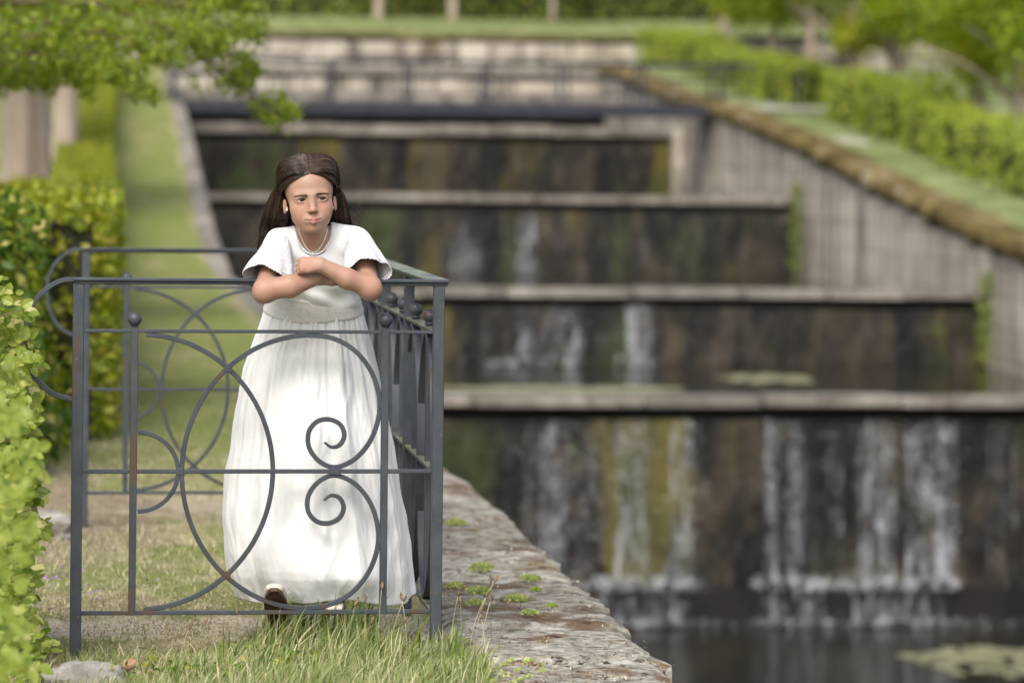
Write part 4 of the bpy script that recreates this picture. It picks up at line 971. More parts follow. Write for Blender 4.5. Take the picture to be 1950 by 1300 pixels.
# rectilinear grid, fine where the face and hands are
def axis(segs):
    out = [segs[0][0]]
    for a, b, s in segs:
        n = max(1, int(round((b - a) / s))); out += list(np.linspace(a, b, n + 1)[1:])
    return np.array(out, np.float64)
hx, hy, hz = HC
gx = axis([(-.26, hx - .085, .0030), (hx - .085, hx + .09, .0016), (hx + .09, .24, .0030)])
gy = axis([(-.13, hy - .11, .003), (hy - .11, hy - .02, .0016), (hy - .02, .38, .004)])
gzz = axis([(.08, .86, .009), (.86, hz - .12, .0026), (hz - .12, hz + .07, .0016), (hz + .07, hz + .17, .004)])
class Field:
    def __init__(s, gx, gy, gz_): s.g = (gx, gy, gz_); s.D = np.full((len(gx), len(gy), len(gz_)), .05, np.float32)
    def _sub(s, lo, hi):
        sl = []
        for g, a, b in zip(s.g, lo, hi): sl.append(slice(max(0, np.searchsorted(g, a) - 1), min(len(g), np.searchsorted(g, b) + 1)))
        X, Y, Z = np.meshgrid(*[g[q].astype(np.float32) for g, q in zip(s.g, sl)], indexing='ij', sparse=True); return tuple(sl), X, Y, Z
    def comb(s, sl, d, k, op='u'):
        A = s.D[sl]
        if op == 'u':
            h = np.maximum(k - np.abs(A - d), 0) / k; s.D[sl] = np.minimum(A, d) - h * h * k * .25
        else:
            h = np.maximum(k - np.abs(A + d), 0) / k; s.D[sl] = np.maximum(A, -d) + h * h * k * .25
    def cone(s, a, b, ra, rb, k=.012, op='u', sq=None):
        a, b = np.asarray(a, float), np.asarray(b, float); m = max(ra, rb) + k + .03
        sl, X, Y, Z = s._sub(np.minimum(a, b) - m, np.maximum(a, b) + m); ab = b - a; L = max(ab @ ab, 1e-9)
        t = np.clip(((X - a[0]) * ab[0] + (Y - a[1]) * ab[1] + (Z - a[2]) * ab[2]) / L, 0, 1)
        d = np.sqrt((X - a[0] - t * ab[0]) ** 2 + (Y - a[1] - t * ab[1]) ** 2 + (Z - a[2] - t * ab[2]) ** 2) - (ra + (rb - ra) * t)
        s.comb(sl, d.astype(np.float32), k, op)
    def ell(s, c, r, k=.012, op='u', B=None):
        c = np.asarray(c, float); B = np.eye(3) if B is None else B; m = max(r) + k + .03
        sl, X, Y, Z = s._sub(c - m, c + m); q = [(X - c[0]) * B[i][0] + (Y - c[1]) * B[i][1] + (Z - c[2]) * B[i][2] for i in range(3)]
        k0 = np.sqrt(sum((q[i] / r[i]) ** 2 for i in range(3))); k1 = np.sqrt(sum((q[i] / r[i] ** 2) ** 2 for i in range(3))) + 1e-9
        s.comb(sl, (k0 * (k0 - 1) / k1).astype(np.float32), k, op)
    def mesh(s):
        D = s.D; gx, gy, gz_ = s.g; S_ = D < 0
        c = [S_[i:D.shape[0] - 1 + i, j:D.shape[1] - 1 + j, l:D.shape[2] - 1 + l] for i in (0, 1) for j in (0, 1) for l in (0, 1)]
        cnt = sum(q.astype(np.int8) for q in c); act = (cnt > 0) & (cnt < 8); idx = np.argwhere(act); I, J, K = idx.T
        num = np.zeros((len(idx), 3)); den = np.zeros(len(idx)); g = s.g
        corners = [(i, j, l) for i in (0, 1) for j in (0, 1) for l in (0, 1)]
        for a in corners:
            for ax in range(3):
                if a[ax]: continue
                b = list(a); b[ax] = 1
                da = D[I + a[0], J + a[1], K + a[2]]; db = D[I + b[0], J + b[1], K + b[2]]; m = (da < 0) != (db < 0); t = np.where(m, da / np.where(m, da - db, 1), 0)
                for q, ii in enumerate((I, J, K)):
                    pa = g[q][ii + a[q]]; pb = g[q][ii + b[q]]; num[:, q] += m * (pa + (pb - pa) * t)
                den += m
        V = num / den[:, None]; vid = np.full(act.shape, -1, np.int32); vid[I, J, K] = np.arange(len(idx)); Q = []
        for ax in range(3):
            o = [q for q in range(3) if q != ax]
            sl0 = [slice(None)] * 3; sl1 = [slice(None)] * 3; sl0[ax] = slice(0, -1); sl1[ax] = slice(1, None)
            for q in o: sl0[q] = slice(1, -1); sl1[q] = slice(1, -1)
            A = S_[tuple(sl0)]; Bq = S_[tuple(sl1)]; E_ = np.argwhere(A != Bq)
            if not len(E_): continue
            fl = A[tuple(E_.T)]; P = E_.copy()
            for q in o: P[:, q] += 1
            def at(du, dv):
                R = P.copy(); R[:, o[0]] -= du; R[:, o[1]] -= dv; return vid[R[:, 0], R[:, 1], R[:, 2]]
            q4 = np.stack([at(1, 1), at(0, 1), at(0, 0), at(1, 0)], 1)
            if ax == 1: fl = ~fl
            q4[~fl] = q4[~fl][:, ::-1]; Q.append(q4)
        Q = np.concatenate(Q); Q = Q[(Q >= 0).all(1)]; return V, Q
HB = np.stack([EX, EF, EU])
hd = lambda u, v, w: H(u, v, w)
B = Field(gx, gy, gzz)
def head(B):
    e = lambda c, r, k=.012, op='u': B.ell(hd(*c), r, k, op, HB)
    e((0, -.020, .038), (.0660, .082, .074)); e((0, .018, .034), (.0560, .0555, .053), .024)
    e((0, .022, -.018), (.0530, .048, .055), .026); e((0, .040, -.052), (.036, .032, .036), .016); B.cone(hd(0, .060, -.077), hd(0, .054, -.070), .0110, .016, .014)
    for s in (-1, 1):
        e((s * .033, .040, -.024), (.0225, .024, .022), .016); e((s * .0265, .0400, -.0450), (.0215, .0230, .0240), .018)                      # cheeks
        B.cone(hd(s * .038, .008, -.048), hd(s * .012, .046, -.076), .012, .011, .02)   # jaw line
        B.cone(hd(s * .010, .0690, .0110), hd(s * .036, .0600, .0110), .0045, .0040, .020)   # brow ridge
        e((s * .0275, .0790, .0000), (.0165, .0088, .0078), .014, 's')            # socket
        e((s * .0275, .0585, .0), (.0165, .0128, .0130), .005)                     # lids round the eye
        e((s * .0272, .0740, -.0005), (.0140, .0100, .0041), .0016, 's')              # opening
        B.cone(hd(s * .0150, .0670, .0044), hd(s * .0272, .0694, .0068), .0013, .0015, .004); B.cone(hd(s * .0272, .0694, .0068), hd(s * .0410, .0630, .0038), .0015, .0012, .004)
        # ear
        e((s * .0665, -.004, -.013), (.0062, .0115, .0175), .004); e((s * .0675, -.002, -.0285), (.0046, .0060, .0070), .004)
        e((s * .0700, .006, -.011), (.0042, .0060, .0110), .002, 's')
    B.cone(hd(0, .0675, .002), hd(0, .0800, -.0240), .0050, .0070, .016)               # nose bridge
    e((0, .0845, -.0285), (.0092, .0085, .0078), .006)
    for s in (-1, 1): e((s * .0086, .0775, -.0310), (.0056, .0080, .0054), .004); e((s * .0050, .0865, -.0365), (.0026, .0032, .0022), .0016, 's')
    # mouth
    e((0, .0655, -.0545), (.024, .012, .014), .010)
    for s in (-1, 1):
        B.cone(hd(s * .003, .0795, -.0525), hd(s * .0195, .0690, -.0542), .0030, .0016, .003); B.cone(hd(0, .0785, -.0612), hd(s * .0150, .0705, -.0575), .0054, .0022, .004)
        B.cone(hd(0, .0850, -.0560), hd(s * .0215, .0725, -.0542), .0016, .0012, .0016, 's')
    e((0, .0825, -.0450), (.0028, .0038, .0055), .004, 's')
    B.cone(hd(0, -.020, -.050), G(601, 478, .110), .040, .044, .02)                # neck
head(B)
SH = {'l': G(531, 469, .095), 'r': G(680, 465, .095)}
EL = {'l': G(505, 551, -.050), 'r': G(703, 546, -.050)}
def torso(B, o=0.0, legs=True):
    B.ell(G(605, 500, .135), (.112 + o, .068 + o, .095 + o), .03); B.cone(G(561, 470, .120), SH['l'], .040 + o, .034 + o, .03); B.cone(G(650, 467, .120), SH['r'], .040 + o, .034 + o, .03)
    B.cone(G(575, 452, .115), G(540, 462, .110), .022 + o, .022 + o, .03); B.cone(G(634, 450, .115), G(668, 459, .110), .022 + o, .022 + o, .03)
    B.ell(G(604, 560, .165), (.106 + o, .070 + o, .10 + o), .03); B.ell(G(602, 640, .20), (.115 + o, .08 + o, .09 + o), .03)
torso(B)
B.cone(G(575, 700, .21), G(560, 900, .16), .062, .042, .03); B.cone(G(560, 900, .16), G(545, 1075, .19), .042, .026, .02); B.cone(G(545, 1075, .19), G(532, 1112, .13), .026, .022, .02)
B.cone(G(640, 700, .21), G(648, 900, .17), .062, .042, .03); B.cone(G(648, 900, .17), G(640, 1085, .19), .042, .026, .02); B.cone(G(640, 1085, .19), G(634, 1125, .14), .026, .022, .02)
# arms
for s in 'lr': B.cone(SH[s], EL[s], .033, .0285, .02)
B.ell(EL['l'] + [-.002, .0, -.010], (.030, .030, .028), .015); B.ell(EL['r'] + [.004, 0, -.010], (.030, .030, .028), .015)
B.cone(EL['l'], G(552, 545, -.055), 0.0300, .0295, .012); B.cone(G(552, 545, -.055), G(604, 529, -.035), .0295, .0180, .010)
B.cone(G(604, 529, -.035), G(622, 531, -.026), .0165, .0155, .008)
B.cone(EL['r'], G(660, 530, -.066), .0290, .0262, .012); B.cone(G(660, 530, -.066), G(612, 505, -.072), .0262, .0185, .012)
def hand(B, w, k1, spread, curl, r0, k=.005):
    """w wrist, k1 knuckle-line centre, spread across the knuckles, curl = list of bend vectors for the phalanges"""
    w, k1, spread = np.array(w), np.array(k1), np.array(spread); sd = _n(spread)
    for t in (-1, -.33, .33, 1): B.cone(w + sd * t * .007, k1 + spread * t * .86, r0 * .98, r0 * .80, .008)
    Ls = [.018, .020, .019, .015]
    for i, t in enumerate((-1, -.34, .34, 1)):
        p = k1 + spread * t * 1.08; r = (.0068, .0071, .0068, .0058)[i]; q = p
        for j, c in enumerate(curl):
            n_ = q + _n(np.array(c) + sd * t * .06) * Ls[i] * (1, .72, .55)[j]; B.cone(q, n_, r * (.92, .88, .82)[j], r * (.88, .82, .70)[j], .0014 if j else .0022); q = n_
# her left hand (picture right arm) lies over the other forearm, fingers curling down and away
hand(B, G(610, 504, -.072), G(577, 505, -.074), np.array([-.001, -.004, -.0140]), [(-.62, .75, -.22), (-.05, .9, -.45), (.6, .7, -.35)], .0135)
B.cone(G(603, 510, -.080), G(588, 515, -.082), .0076, .0070, .005); B.cone(G(588, 515, -.082), G(574, 516, -.074), .0068, .0060, .004)
# her right hand emerges under the upper forearm
hand(B, G(618, 530, -.026), G(634, 532, -.020), np.array([.002, -.012, .010]), [(.9, .3, .0), (.6, .6, -.15), (.0, .8, -.4)], .0130)
B.cone(G(620, 534, -.034), G(633, 536, -.038), .0080, .0072, .004); B.cone(G(633, 536, -.038), G(645, 538, -.036), .0070, .0060, .003)
BV, BF = B.mesh()
# skin tint: lips, blush, knuckles as skin colour; nostril and mouth-line shade painted in
def headuv(P):
    d = P - HC; return d @ EX, d @ EF, d @ EU
def gauss(x, y, sx, sy): return np.exp(-((x / sx) ** 2 + (y / sy) ** 2))
u, v, w = headuv(BV); front_ = v > .03
base = np.array([.345, .200, .140]); C = np.tile(base, (len(BV), 1)); C *= (1 + .06 * fnoise(BV, 30, 2, 3))[:, None] * (1 + np.array([.05, -.04, -.05]) * fnoise(BV, 55, 12, 3)[:, None])
def tint(mask, col):
    global C
    C = C * (1 - mask[:, None]) + np.array(col) * mask[:, None]
for s in (-1, 1):
    tint(.30 * gauss(u - s * .034, w + .030, .016, .014) * front_, (.44, .165, .11)); tint(.12 * gauss(u - s * .0272, w + .0125, .013, .004) * front_, (.30, .15, .10))
    tint(.35 * gauss(u - s * .0272, w - .009, .012, .004) * front_, (.30, .16, .11))
tint(.35 * gauss(u, w + .030, .012, .010) * (v > .07), (.42, .185, .13))
curve = -.0562 + .0020 * np.clip(np.abs(u) / .020, 0, 1) ** 2 + .10 * u * u * 0 + .004 * (np.abs(u) / .021) ** 2 * .2
lipw = np.clip(1 - (np.abs(u) / .0195) ** 2, 0, 1)
up = lipw * .0060 * (1 - .25 * np.exp(-(u / .004) ** 2)); lo = lipw * .0086
inl = (w < curve + up) & (w > curve - lo) & (v > .05); tint(.75 * inl, (.40, .14, .13))
line = front_ & (np.abs(u) < .0225) & (v > .05); tint(.9 * line * np.exp(-((w - curve) / .0016) ** 2), (.09, .03, .03))  # shade between the lips painted as a dark line
for s in (-1, 1): tint(.9 * gauss(u - s * .0052, w + .0360, .0032, .0022) * (v > .07), (.09, .035, .025))  # shade of the nostril hollows put into the vertex colour
for s in (-1, 1): tint(.25 * gauss(u - s * .069, w + .014, .008, .02) * (v < .02), (.44, .18, .13))
for e_ in (EL['l'], EL['r']): tint(.22 * np.exp(-(((BV - e_) ** 2).sum(1)) / .03 ** 2), (.46, .22, .16))
def skinmat():
    m, nt, b = newmat('skin'); a = nt.nodes.new('ShaderNodeAttribute'); a.attribute_name = 'tint'
    n1 = noise(nt, coords(nt, obj=True), 45, 4); c = mixc(nt, n1, a.outputs['Color'], a.outputs['Color']); hs = nt.nodes.new('ShaderNodeHueSaturation')
    mr = nt.nodes.new('ShaderNodeMapRange'); mr.inputs[3].default_value = .93; mr.inputs[4].default_value = 1.07; nt.links.new(n1, mr.inputs[0]); nt.links.new(mr.outputs[0], hs.inputs['Value'])
    nt.links.new(a.outputs['Color'], hs.inputs['Color']); nt.links.new(hs.outputs[0], b.inputs['Base Color'])
    b.inputs['Roughness'].default_value = .52; b.inputs['Specular IOR Level'].default_value = .4
    b.inputs['Subsurface Weight'].default_value = .15; b.inputs['Subsurface Radius'].default_value = (.012, .005, .003); b.inputs['Subsurface Scale'].default_value = .6
    bump(nt, b, noise(nt, coords(nt, obj=True), 260, 3), .12, .001); return m
M['skin'] = skinmat()
me = mkmesh('body', BV, BF, M['skin'], True); at_ = me.color_attributes.new('tint', 'FLOAT_COLOR', 'POINT')
at_.data.foreach_set('color', np.concatenate([C, np.ones((len(C), 1))], 1).astype(np.float32).ravel())
link('body', me, person)

# eyes
M['eyewhite'] = surf('eye white', [(.3, (.62, .58, .55)), (.7, (.70, .66, .63))], 30, rough=.15, spec=.5, bumps=())
M['iris'] = surf('dark brown iris', [(.3, (.018, .009, .006)), (.7, (.040, .020, .011))], 200, rough=.08, spec=.6, bumps=())
M['pupil'] = surf('pupil', [(.3, (.003, .003, .003)), (.7, (.005, .004, .004))], 30, rough=.05, spec=.7, bumps=())
for s in (-1, 1):
    c = H(s * .0272, .0583, 0); r0 = .0120; g_ = _n(EF + EX * .17 + EU * .02); V, F = sphere((0, 0, 0), r0, 32, 24)
    q = Vector(g_).to_track_quat('Z', 'Y').to_matrix(); V = V @ np.array(q).T; cen = np.array([V[list(f)].mean(0) for f in F]); ang = np.degrees(np.arccos(np.clip((cen / np.linalg.norm(cen, axis=1)[:, None]) @ g_, -1, 1)))
    mi = np.where(ang < 13, 2, np.where(ang < 34, 1, 0)); o = link('eye', mkmesh('eye', V + c, F, [M['eyewhite'], M['iris'], M['pupil']], True, mi), person)
# hair material
def hairmat(name, stops):
    m, nt, b = newmat(name); g = nt.nodes.new('ShaderNodeNewGeometry'); c = ramp(nt, g.outputs['Random Per Island'], stops)
    nt.links.new(c, b.inputs['Base Color']); b.inputs['Roughness'].default_value = .42; b.inputs['Specular IOR Level'].default_value = .45; return m
M['hair'] = hairmat('dark brown hair', [(0, (.008, .005, .004)), (.5, (.028, .016, .010)), (.85, (.070, .040, .025)), (1, (.15, .09, .055))])
M['haircap'] = surf('dark hair roots', [(.3, (.008, .005, .004)), (.7, (.018, .010, .008))], 40, rough=.5)
M['brow'] = surf('brow hair', [(.3, (.045, .027, .018)), (.7, (.07, .045, .032))], 60)
M['lash'] = surf('lash hair', [(.3, (.008, .005, .004)), (.7, (.015, .009, .007))], 60)
hr = np.random.default_rng(17)
def strands(paths, rad, seed=0, nside=3):
    """paths (n, m, 3) -> thin tapered three-sided strands"""
    n, m, _ = paths.shape; T = np.gradient(paths, axis=1); T /= np.linalg.norm(T, axis=2)[..., None] + 1e-9
    A = np.cross(T, np.array([.3, .9, .1])); A /= np.linalg.norm(A, axis=2)[..., None] + 1e-9; Bq = np.cross(T, A); t = np.linspace(0, 1, m)
    rr = np.asarray(rad).reshape(-1, 1) * (1 - .75 * t ** 3)[None]; V = []
    for k in range(nside):
        a = 2 * PI * k / nside; V.append(paths + (A * math.cos(a) + Bq * math.sin(a)) * rr[..., None])
    V = np.stack(V, 2).reshape(-1, 3); i = np.arange(n)[:, None, None] * m * nside; j = np.arange(m - 1)[None, :, None] * nside; k = np.arange(nside)[None, None, :]; k2 = (k + 1) % nside
    F = np.stack([i + j + k, i + j + k2, i + j + nside + k2, i + j + nside + k], -1).reshape(-1, 4); return V, F
# skull as an ellipsoid in head coordinates, hair flows over it from the centre parting
SC = np.array([0, -.018, .040]); SR = np.array([.0705, .0880, .0790])
def onskull(d, lift=0.0): return SC + d * (SR + lift)
def hp(P):  # head coordinates -> figure coordinates
    return HC + P[..., 0:1] * EX + P[..., 1:2] * EF + P[..., 2:3] * EU
def unit(a): return a / np.linalg.norm(a, axis=-1, keepdims=True)
N = 8500; m = 30
sgn = np.where(hr.random(N) < .5, -1, 1); q = hr.random(N) ** .9                    # q: 0 hairline .. 1 crown along the parting
ph = np.radians(20 + q * 105); st = np.stack([sgn * (.015 + .02 * hr.random(N) + .0 * q), np.cos(ph), np.sin(ph)], 1); st = unit(st)
eq = hr.random(N)
en = unit(np.stack([sgn * (1.0 - .35 * q), -.20 - .75 * q - .3 * hr.random(N), -.30 + .32 * hr.random(N)], 1))
mid = unit(np.stack([sgn * (.92 - .04 * q), (.72 - 1.25 * q), .30 + .42 * q], 1)) 
t = np.linspace(0, 1, m)[None, :, None]
D = unit(((1 - t) ** 2) * st[:, None] + 2 * t * (1 - t) * mid[:, None] * 1.2 + t ** 2 * en[:, None])
lift = .001 + (.0015 + .0065 * hr.random(N))[:, None, None] * (np.sin(np.minimum(t * 1.6, 1) * PI * .5)) + .013 * np.sin(PI * np.minimum(t * 1.05, 1)) ** 1.5 * (1 - .5 * q[:, None, None]) + .0025 * np.sin(9 * t + 6 * np.round(q * 22)[:, None, None])* (t > .1)
top = hp(onskull(D, lift))
N2 = 2200; sg2 = np.where(hr.random(N2) < .5, -1, 1); w_ = hr.random(N2)
st2 = unit(np.stack([sg2 * (.03 + .45 * w_), .93 - .25 * w_, .37 - .02 * w_ + .03 * hr.random(N2)], 1)); en2 = unit(np.stack([sg2 * 1.0, -.25 - .2 * hr.random(N2), -.42 + .25 * hr.random(N2)], 1))
md2 = unit(np.stack([sg2 * .95, .86 - .26 * hr.random(N2), -.02 + .20 * hr.random(N2)], 1))
D2 = unit(((1 - t) ** 2) * st2[:, None] + 2 * t * (1 - t) * md2[:, None] * 1.25 + t ** 2 * en2[:, None]); top2 = hp(onskull(D2, .0015 + .004 * hr.random(N2)[:, None, None] + .007 * np.sin(PI * t) ** 2)); top = np.concatenate([top, top2]); N = N + N2
tl = np.linspace(0, 1, top.shape[1])[None, :, None]; ck = np.round(hr.random(len(top)) * 60)[:, None, None]; top = top + (.0008 * np.sin(ck * 2.7 + tl * 7) * EU + .0007 * np.sin(ck * 4.1 + tl * 9) * EX + .0006 * np.cos(ck * 1.3 + tl * 8) * EF) * np.sin(PI * tl) ** .5 + .0013 * fnoise(top, 40, 5, 2)[..., None]; V, F = strands(top, .00036 + .0003 * hr.random(N), 1)
hair = link('hair', mkmesh('hair', V, F, M['hair'], True), person)
NL = 420; sl_ = hr.integers(0, len(top), NL); loose = top[sl_] + (EF * .002 + EU * .0035) * np.sin(PI * tl) * hr.uniform(.2, 1.4, (NL, 1, 1)) + .0040 * fnoise(top[sl_] + hr.normal(size=(NL, 1, 3)) * .3, 26, 7, 2)[..., None] * np.sin(PI * tl * .5)
V, F = strands(loose, np.full(NL, .00034)); link('loose_hair', mkmesh('loose_hair', V, F, M['hair'], True), hair, kind='stuff')
# cap under the strands, open at the face
V, F = sphere((0, 0, 0), 1, 120, 90); Dn = V.copy(); F2 = []
def hairline(dv):  # True where the scalp is covered
    x, y_, z = dv; 
    lim = .50 - .62 * abs(x) ** 1.7
    return not (y_ > .10 and z < .35 - .10 * x * x - .55 * abs(x) ** 7) and not (y_ > -.12 and z < -.1)
for f in F:
    c = Dn[list(f)].mean(0)
    if hairline(c) and not (abs(c[0] + .0) < .014 and c[1] > .0 and c[2] > 0) and c[2] > -.75: F2.append(f)
V = hp(onskull(Dn, .0004)); link('hair_roots', mkmesh('hair_roots', V, F2, M['haircap'], True), hair)
# long hair falling behind the shoulders, a volume of strands either side of the neck
N = 7500; sgn = np.where(hr.random(N) < .5, -1, 1); a = hr.random(N); b_ = hr.random(N); m = 26; t = np.linspace(0, 1, m)
ax_ = (hr.random(N))                                     # 0 by the neck, 1 outermost
k0 = hp(onskull(unit(np.stack([sgn * (.55 + .45 * ax_), -.15 - .65 * hr.random(N), .35 - .45 * a], 1)), .006))
outL = np.stack([np.interp(t, [0, .25, .5, .75, 1], v_) for v_ in ([530, 521, 511, 504, 500],)])[0]; outR = np.interp(t, [0, .25, .5, .75, 1], [650, 660, 668, 676, 686])
inL = np.interp(t, [0, .25, .5, .75, 1], [560, 553, 552, 552, 550]); inR = np.interp(t, [0, .25, .5, .75, 1], [625, 632, 636, 640, 642])
pyy = np.interp(t, [0, .25, .5, .75, 1], [345, 372, 400, 430, 478]); ld = np.interp(t, [0, .3, .6, .8, 1], [.085, .11, .135, .175, .215])
jit = np.round(hr.random(N) * 26); path = np.zeros((N, m, 3))
for i in range(m):
    pL = np.array([G(outL[i], pyy[i], 0), G(inL[i], pyy[i], 0)]); pR = np.array([G(outR[i], pyy[i], 0), G(inR[i], pyy[i], 0)])
    l = pL[1] + (pL[0] - pL[1]) * ax_[:, None]; rr_ = pR[1] + (pR[0] - pR[1]) * ax_[:, None]; p = np.where(sgn[:, None] < 0, l, rr_)
    p = p + np.stack([.0050 * np.sin(jit * 3 + t[i] * 6) * t[i] ** .7 + hr.normal(size=N) * .0006, (b_ - .3) * .05 + ld[i], .010 * (a - .5)], 1); path[:, i] = p
blend = np.clip((t - 0) / .30, 0, 1)[None, :, None]; blend = blend * blend * (3 - 2 * blend); path = k0[:, None] * (1 - blend) + path * blend
V, F = strands(path, .00045 + .0004 * hr.random(N), 2); link('long_hair', mkmesh('long_hair', V, F, M['hair'], True), person)
# back of the hair: closed dark mass so nothing shows between strands
mb = MB()
for sg, xs_ in ((-1, [(552, 345), (544, 372), (540, 402), (538, 432), (536, 470)]), (1, [(628, 345), (634, 372), (637, 402), (642, 432), (646, 470)])):
    V, F = tube([G(x, y_, .105 + .02 * i) for i, (x, y_) in enumerate(xs_)], [.010, .017, .019, .020, .019], 12); mb.put(V, F)
V, F = tube([G(592, 345, .15), G(592, 400, .155), G(594, 450, .17), G(596, 500, .21)], [.05, .06, .062, .05], 16); mb.put(V, F)
mb.add('hair_volume', M['haircap'], None, smooth=True).parent = hair
bpy.data.objects['hair_volume'].parent = hair
# stray flyaway hairs
N = 260; base_ = hr.random(N); P0 = np.zeros((N, 12, 3))
for i in range(N):
    if i < 170:
        d = unit(np.array([hr.normal() * .9, hr.uniform(-.9, .6), abs(hr.normal()) * .8 + .25])); p = hp(onskull(d, .004)); v_ = unit(np.cross(d, hr.normal(size=3)) + d * .55); L = hr.uniform(.010, .028)
    else:
        left = hr.random() < .6; px, py = (505 - hr.random() * 6, hr.uniform(385, 450)) if left else (678 + hr.random() * 8, hr.uniform(380, 432)); p = G(px + (6 if left else -6), py, .15); v_ = unit(np.array([-.6 if left else .6, hr.normal() * .2, -.8])); L = hr.uniform(.03, .085)
    cu = hr.normal(size=3) * .35
    for j in range(12): s_ = j / 11; P0[i, j] = p + v_ * L * s_ + cu * L * s_ * s_
V, F = strands(P0, np.full(N, .00028)); link('flyaway_hair', mkmesh('flyaway_hair', V, F, M['hair'], True), hair, kind='stuff')
# brows and lashes
def hairs(fn, n, rad, name, mat=M['brow']):
    P = np.array([fn(hr.random(), hr.random()) for _ in range(n)]); V, F = strands(P, np.full(n, rad)); link(name, mkmesh(name, V, F, mat, True), person)
def browfn(s):
    def f(a, b):
        uu = s * (.0120 + .031 * a); ww = (.0112 if s > 0 else .0096) + .0058 * math.sin(PI * min(1, a * 1.10) * .55) * .6 - .0022 * a + (b - .5) * .0050 * (1 - .6 * a) ; vv = .0770 - 7.0 * max(0, abs(uu) - .006) ** 2 + .0008
        p0 = H(uu, vv, ww); p1 = H(uu + s * .0045, vv - .0014, ww + .0012 - .0022 * a); return np.array([p0 + (p1 - p0) * k / 4 for k in range(5)])
    return f
for s in (-1, 1):
    hairs(browfn(s), 230, .00036, 'eyebrow')
    pts = [H(s * (.0272 + x_), .0580 + math.sqrt(max(.0136 ** 2 - (.85 * x_) ** 2, 1e-8)) + .0002, .0040 - 20 * x_ * x_) for x_ in np.linspace(-.0125, .0135, 14)]
    V, F = tube(pts, [.0004] + [.00115] * 12 + [.0007], 6); link('eyelash', mkmesh('eyelash', V, F, M['lash'], True), person)

# ------------------------------------------------------------------ dress
def clothmat(name, col=(.70, .70, .695), lace=0.0, scale=260, dk=.60):
    m, nt, b = newmat(name); v = coords(nt, obj=True); b.inputs['Roughness'].default_value = .85; b.inputs['Specular IOR Level'].default_value = .2
    b.inputs['Sheen Weight'].default_value = .15; c = ramp(nt, noise(nt, v, 12, 4), [(.3, tuple(x * .955 for x in col)), (.7, col)])
    if lace:
        vo = nt.nodes.new('ShaderNodeTexVoronoi'); vo.feature = 'DISTANCE_TO_EDGE'; vo.inputs['Scale'].default_value = scale; nt.links.new(v, vo.inputs['Vector'])
        f = stepf(nt, vo.outputs['Distance'], .04, .24); c = mixc(nt, f, tuple(x * dk for x in col), c); nt.links.new(c, b.inputs['Base Color'])
        p = bump(nt, b, vo.outputs['Distance'], .4, .0016); bump(nt, b, noise(nt, v, 60, 4), .5, .005, p)
    else:
        nt.links.new(c, b.inputs['Base Color']); p = bump(nt, b, noise(nt, v, 26, 5, .6), .35, .006); bump(nt, b, noise(nt, v, 420, 2), .2, .0006, p)
    return m
M['cloth'] = clothmat('white cotton'); M['lace'] = clothmat('white embroidered lace', (.72, .715, .73), 1, 210); M['sash'] = clothmat('cream embroidered sash', (.74, .715, .67), 1, 330, .66)
# bodice: the torso, a cloth's thickness larger, neck hole cut out
ax3 = [axis([(-.20, .17, .003)]), axis([(-.02, .27, .0035)]), axis([(.86, 1.20, .003)])]
D_ = Field(*ax3); torso(D_, .009)
X, Y, Z = np.meshgrid(*[g.astype(np.float32) for g in ax3], indexing='ij', sparse=True)
wr = .0022 * np.sin(X * 70 + Z * 35 + 2 * np.sin(Z * 40)) * np.exp(-((Z - .93) / .05) ** 2) + .0018 * np.sin(X * 55 - Z * 60) + .0015 * np.sin(Z * 120 + X * 30)
D_.D += wr.astype(np.float32)
nc = G(600.5, 433, 0); nb_ = G(600.5, 484, 0)
# neckline: ellipse in the picture plane in front, shallower behind
ex_ = (X - nc[0]) / .0485; ez_ = (Z - nc[2]) / np.where(Y < .13, .0700, .030)
cut = (np.sqrt(ex_ ** 2 + ez_ ** 2) - 1) * .045
D_.D = np.maximum(D_.D, -cut.astype(np.float32)); D_.D = np.maximum(D_.D, (Z - G(600, 424, .1)[2]).astype(np.float32) * np.where(np.abs(X - nc[0]) < .045, 1, -1).clip(0, 1) - np.where(np.abs(X - nc[0]) < .045, 0, 1))
lowz = G(600, 612, .1)[2]; D_.D = np.maximum(D_.D, (lowz - Z).astype(np.float32))
for s in 'lr': pass
V, F = D_.mesh(); link('bodice', mkmesh('bodice', V, F, M['cloth'], True), person)
# neckline ruffle
def ringmesh(rows, closed=True):
    m = len(rows); n = len(rows[0]); V = np.array(rows).reshape(-1, 3); F = []
    for i in range(m - 1):
        for j in range(n if closed else n - 1): F.append((i * n + j, i * n + (j + 1) % n, (i + 1) * n + (j + 1) % n, (i + 1) * n + j))
    return V, F
from mathutils.bvhtree import BVHTree
bod = BVHTree.FromPolygons([tuple(x) for x in V.tolist()], [tuple(f) for f in F.tolist()])
rows = [[], [], []]
n = 150
for j in range(n):
    a = 2 * PI * j / n; cx = nc[0] + .0485 * math.sin(a); rz = .0700 if math.cos(a) > 0 else .030; cz = nc[2] - rz * math.cos(a)
    for i, k in enumerate((1.0, 1.045, 1.085)):
        x, z = nc[0] + (cx - nc[0]) * k, nc[2] + (cz - nc[2]) * k
        if math.cos(a) > -.15: hit = bod.ray_cast(Vector((x, -.5, z)), Vector((0, 1, 0))); y_ = hit[0].y if hit[0] else .10
        else: y_ = .155
        if i == 0: y_ -= .004 + .004 * math.sin(j * 1.9)
        else: y_ -= .0035 + .0015 * math.sin(j * 1.9 + 1)
        if i == 0: x, z = nc[0] + (cx - nc[0]) * (.96 + .025 * math.sin(j * 1.9)), nc[2] + (cz - nc[2]) * (.96 + .025 * math.sin(j * 1.9))
        rows[i].append((x, y_, z))
rows_f = [[p for j, p in enumerate(r_) if math.cos(2 * PI * j / n) > -.10] for r_ in rows]
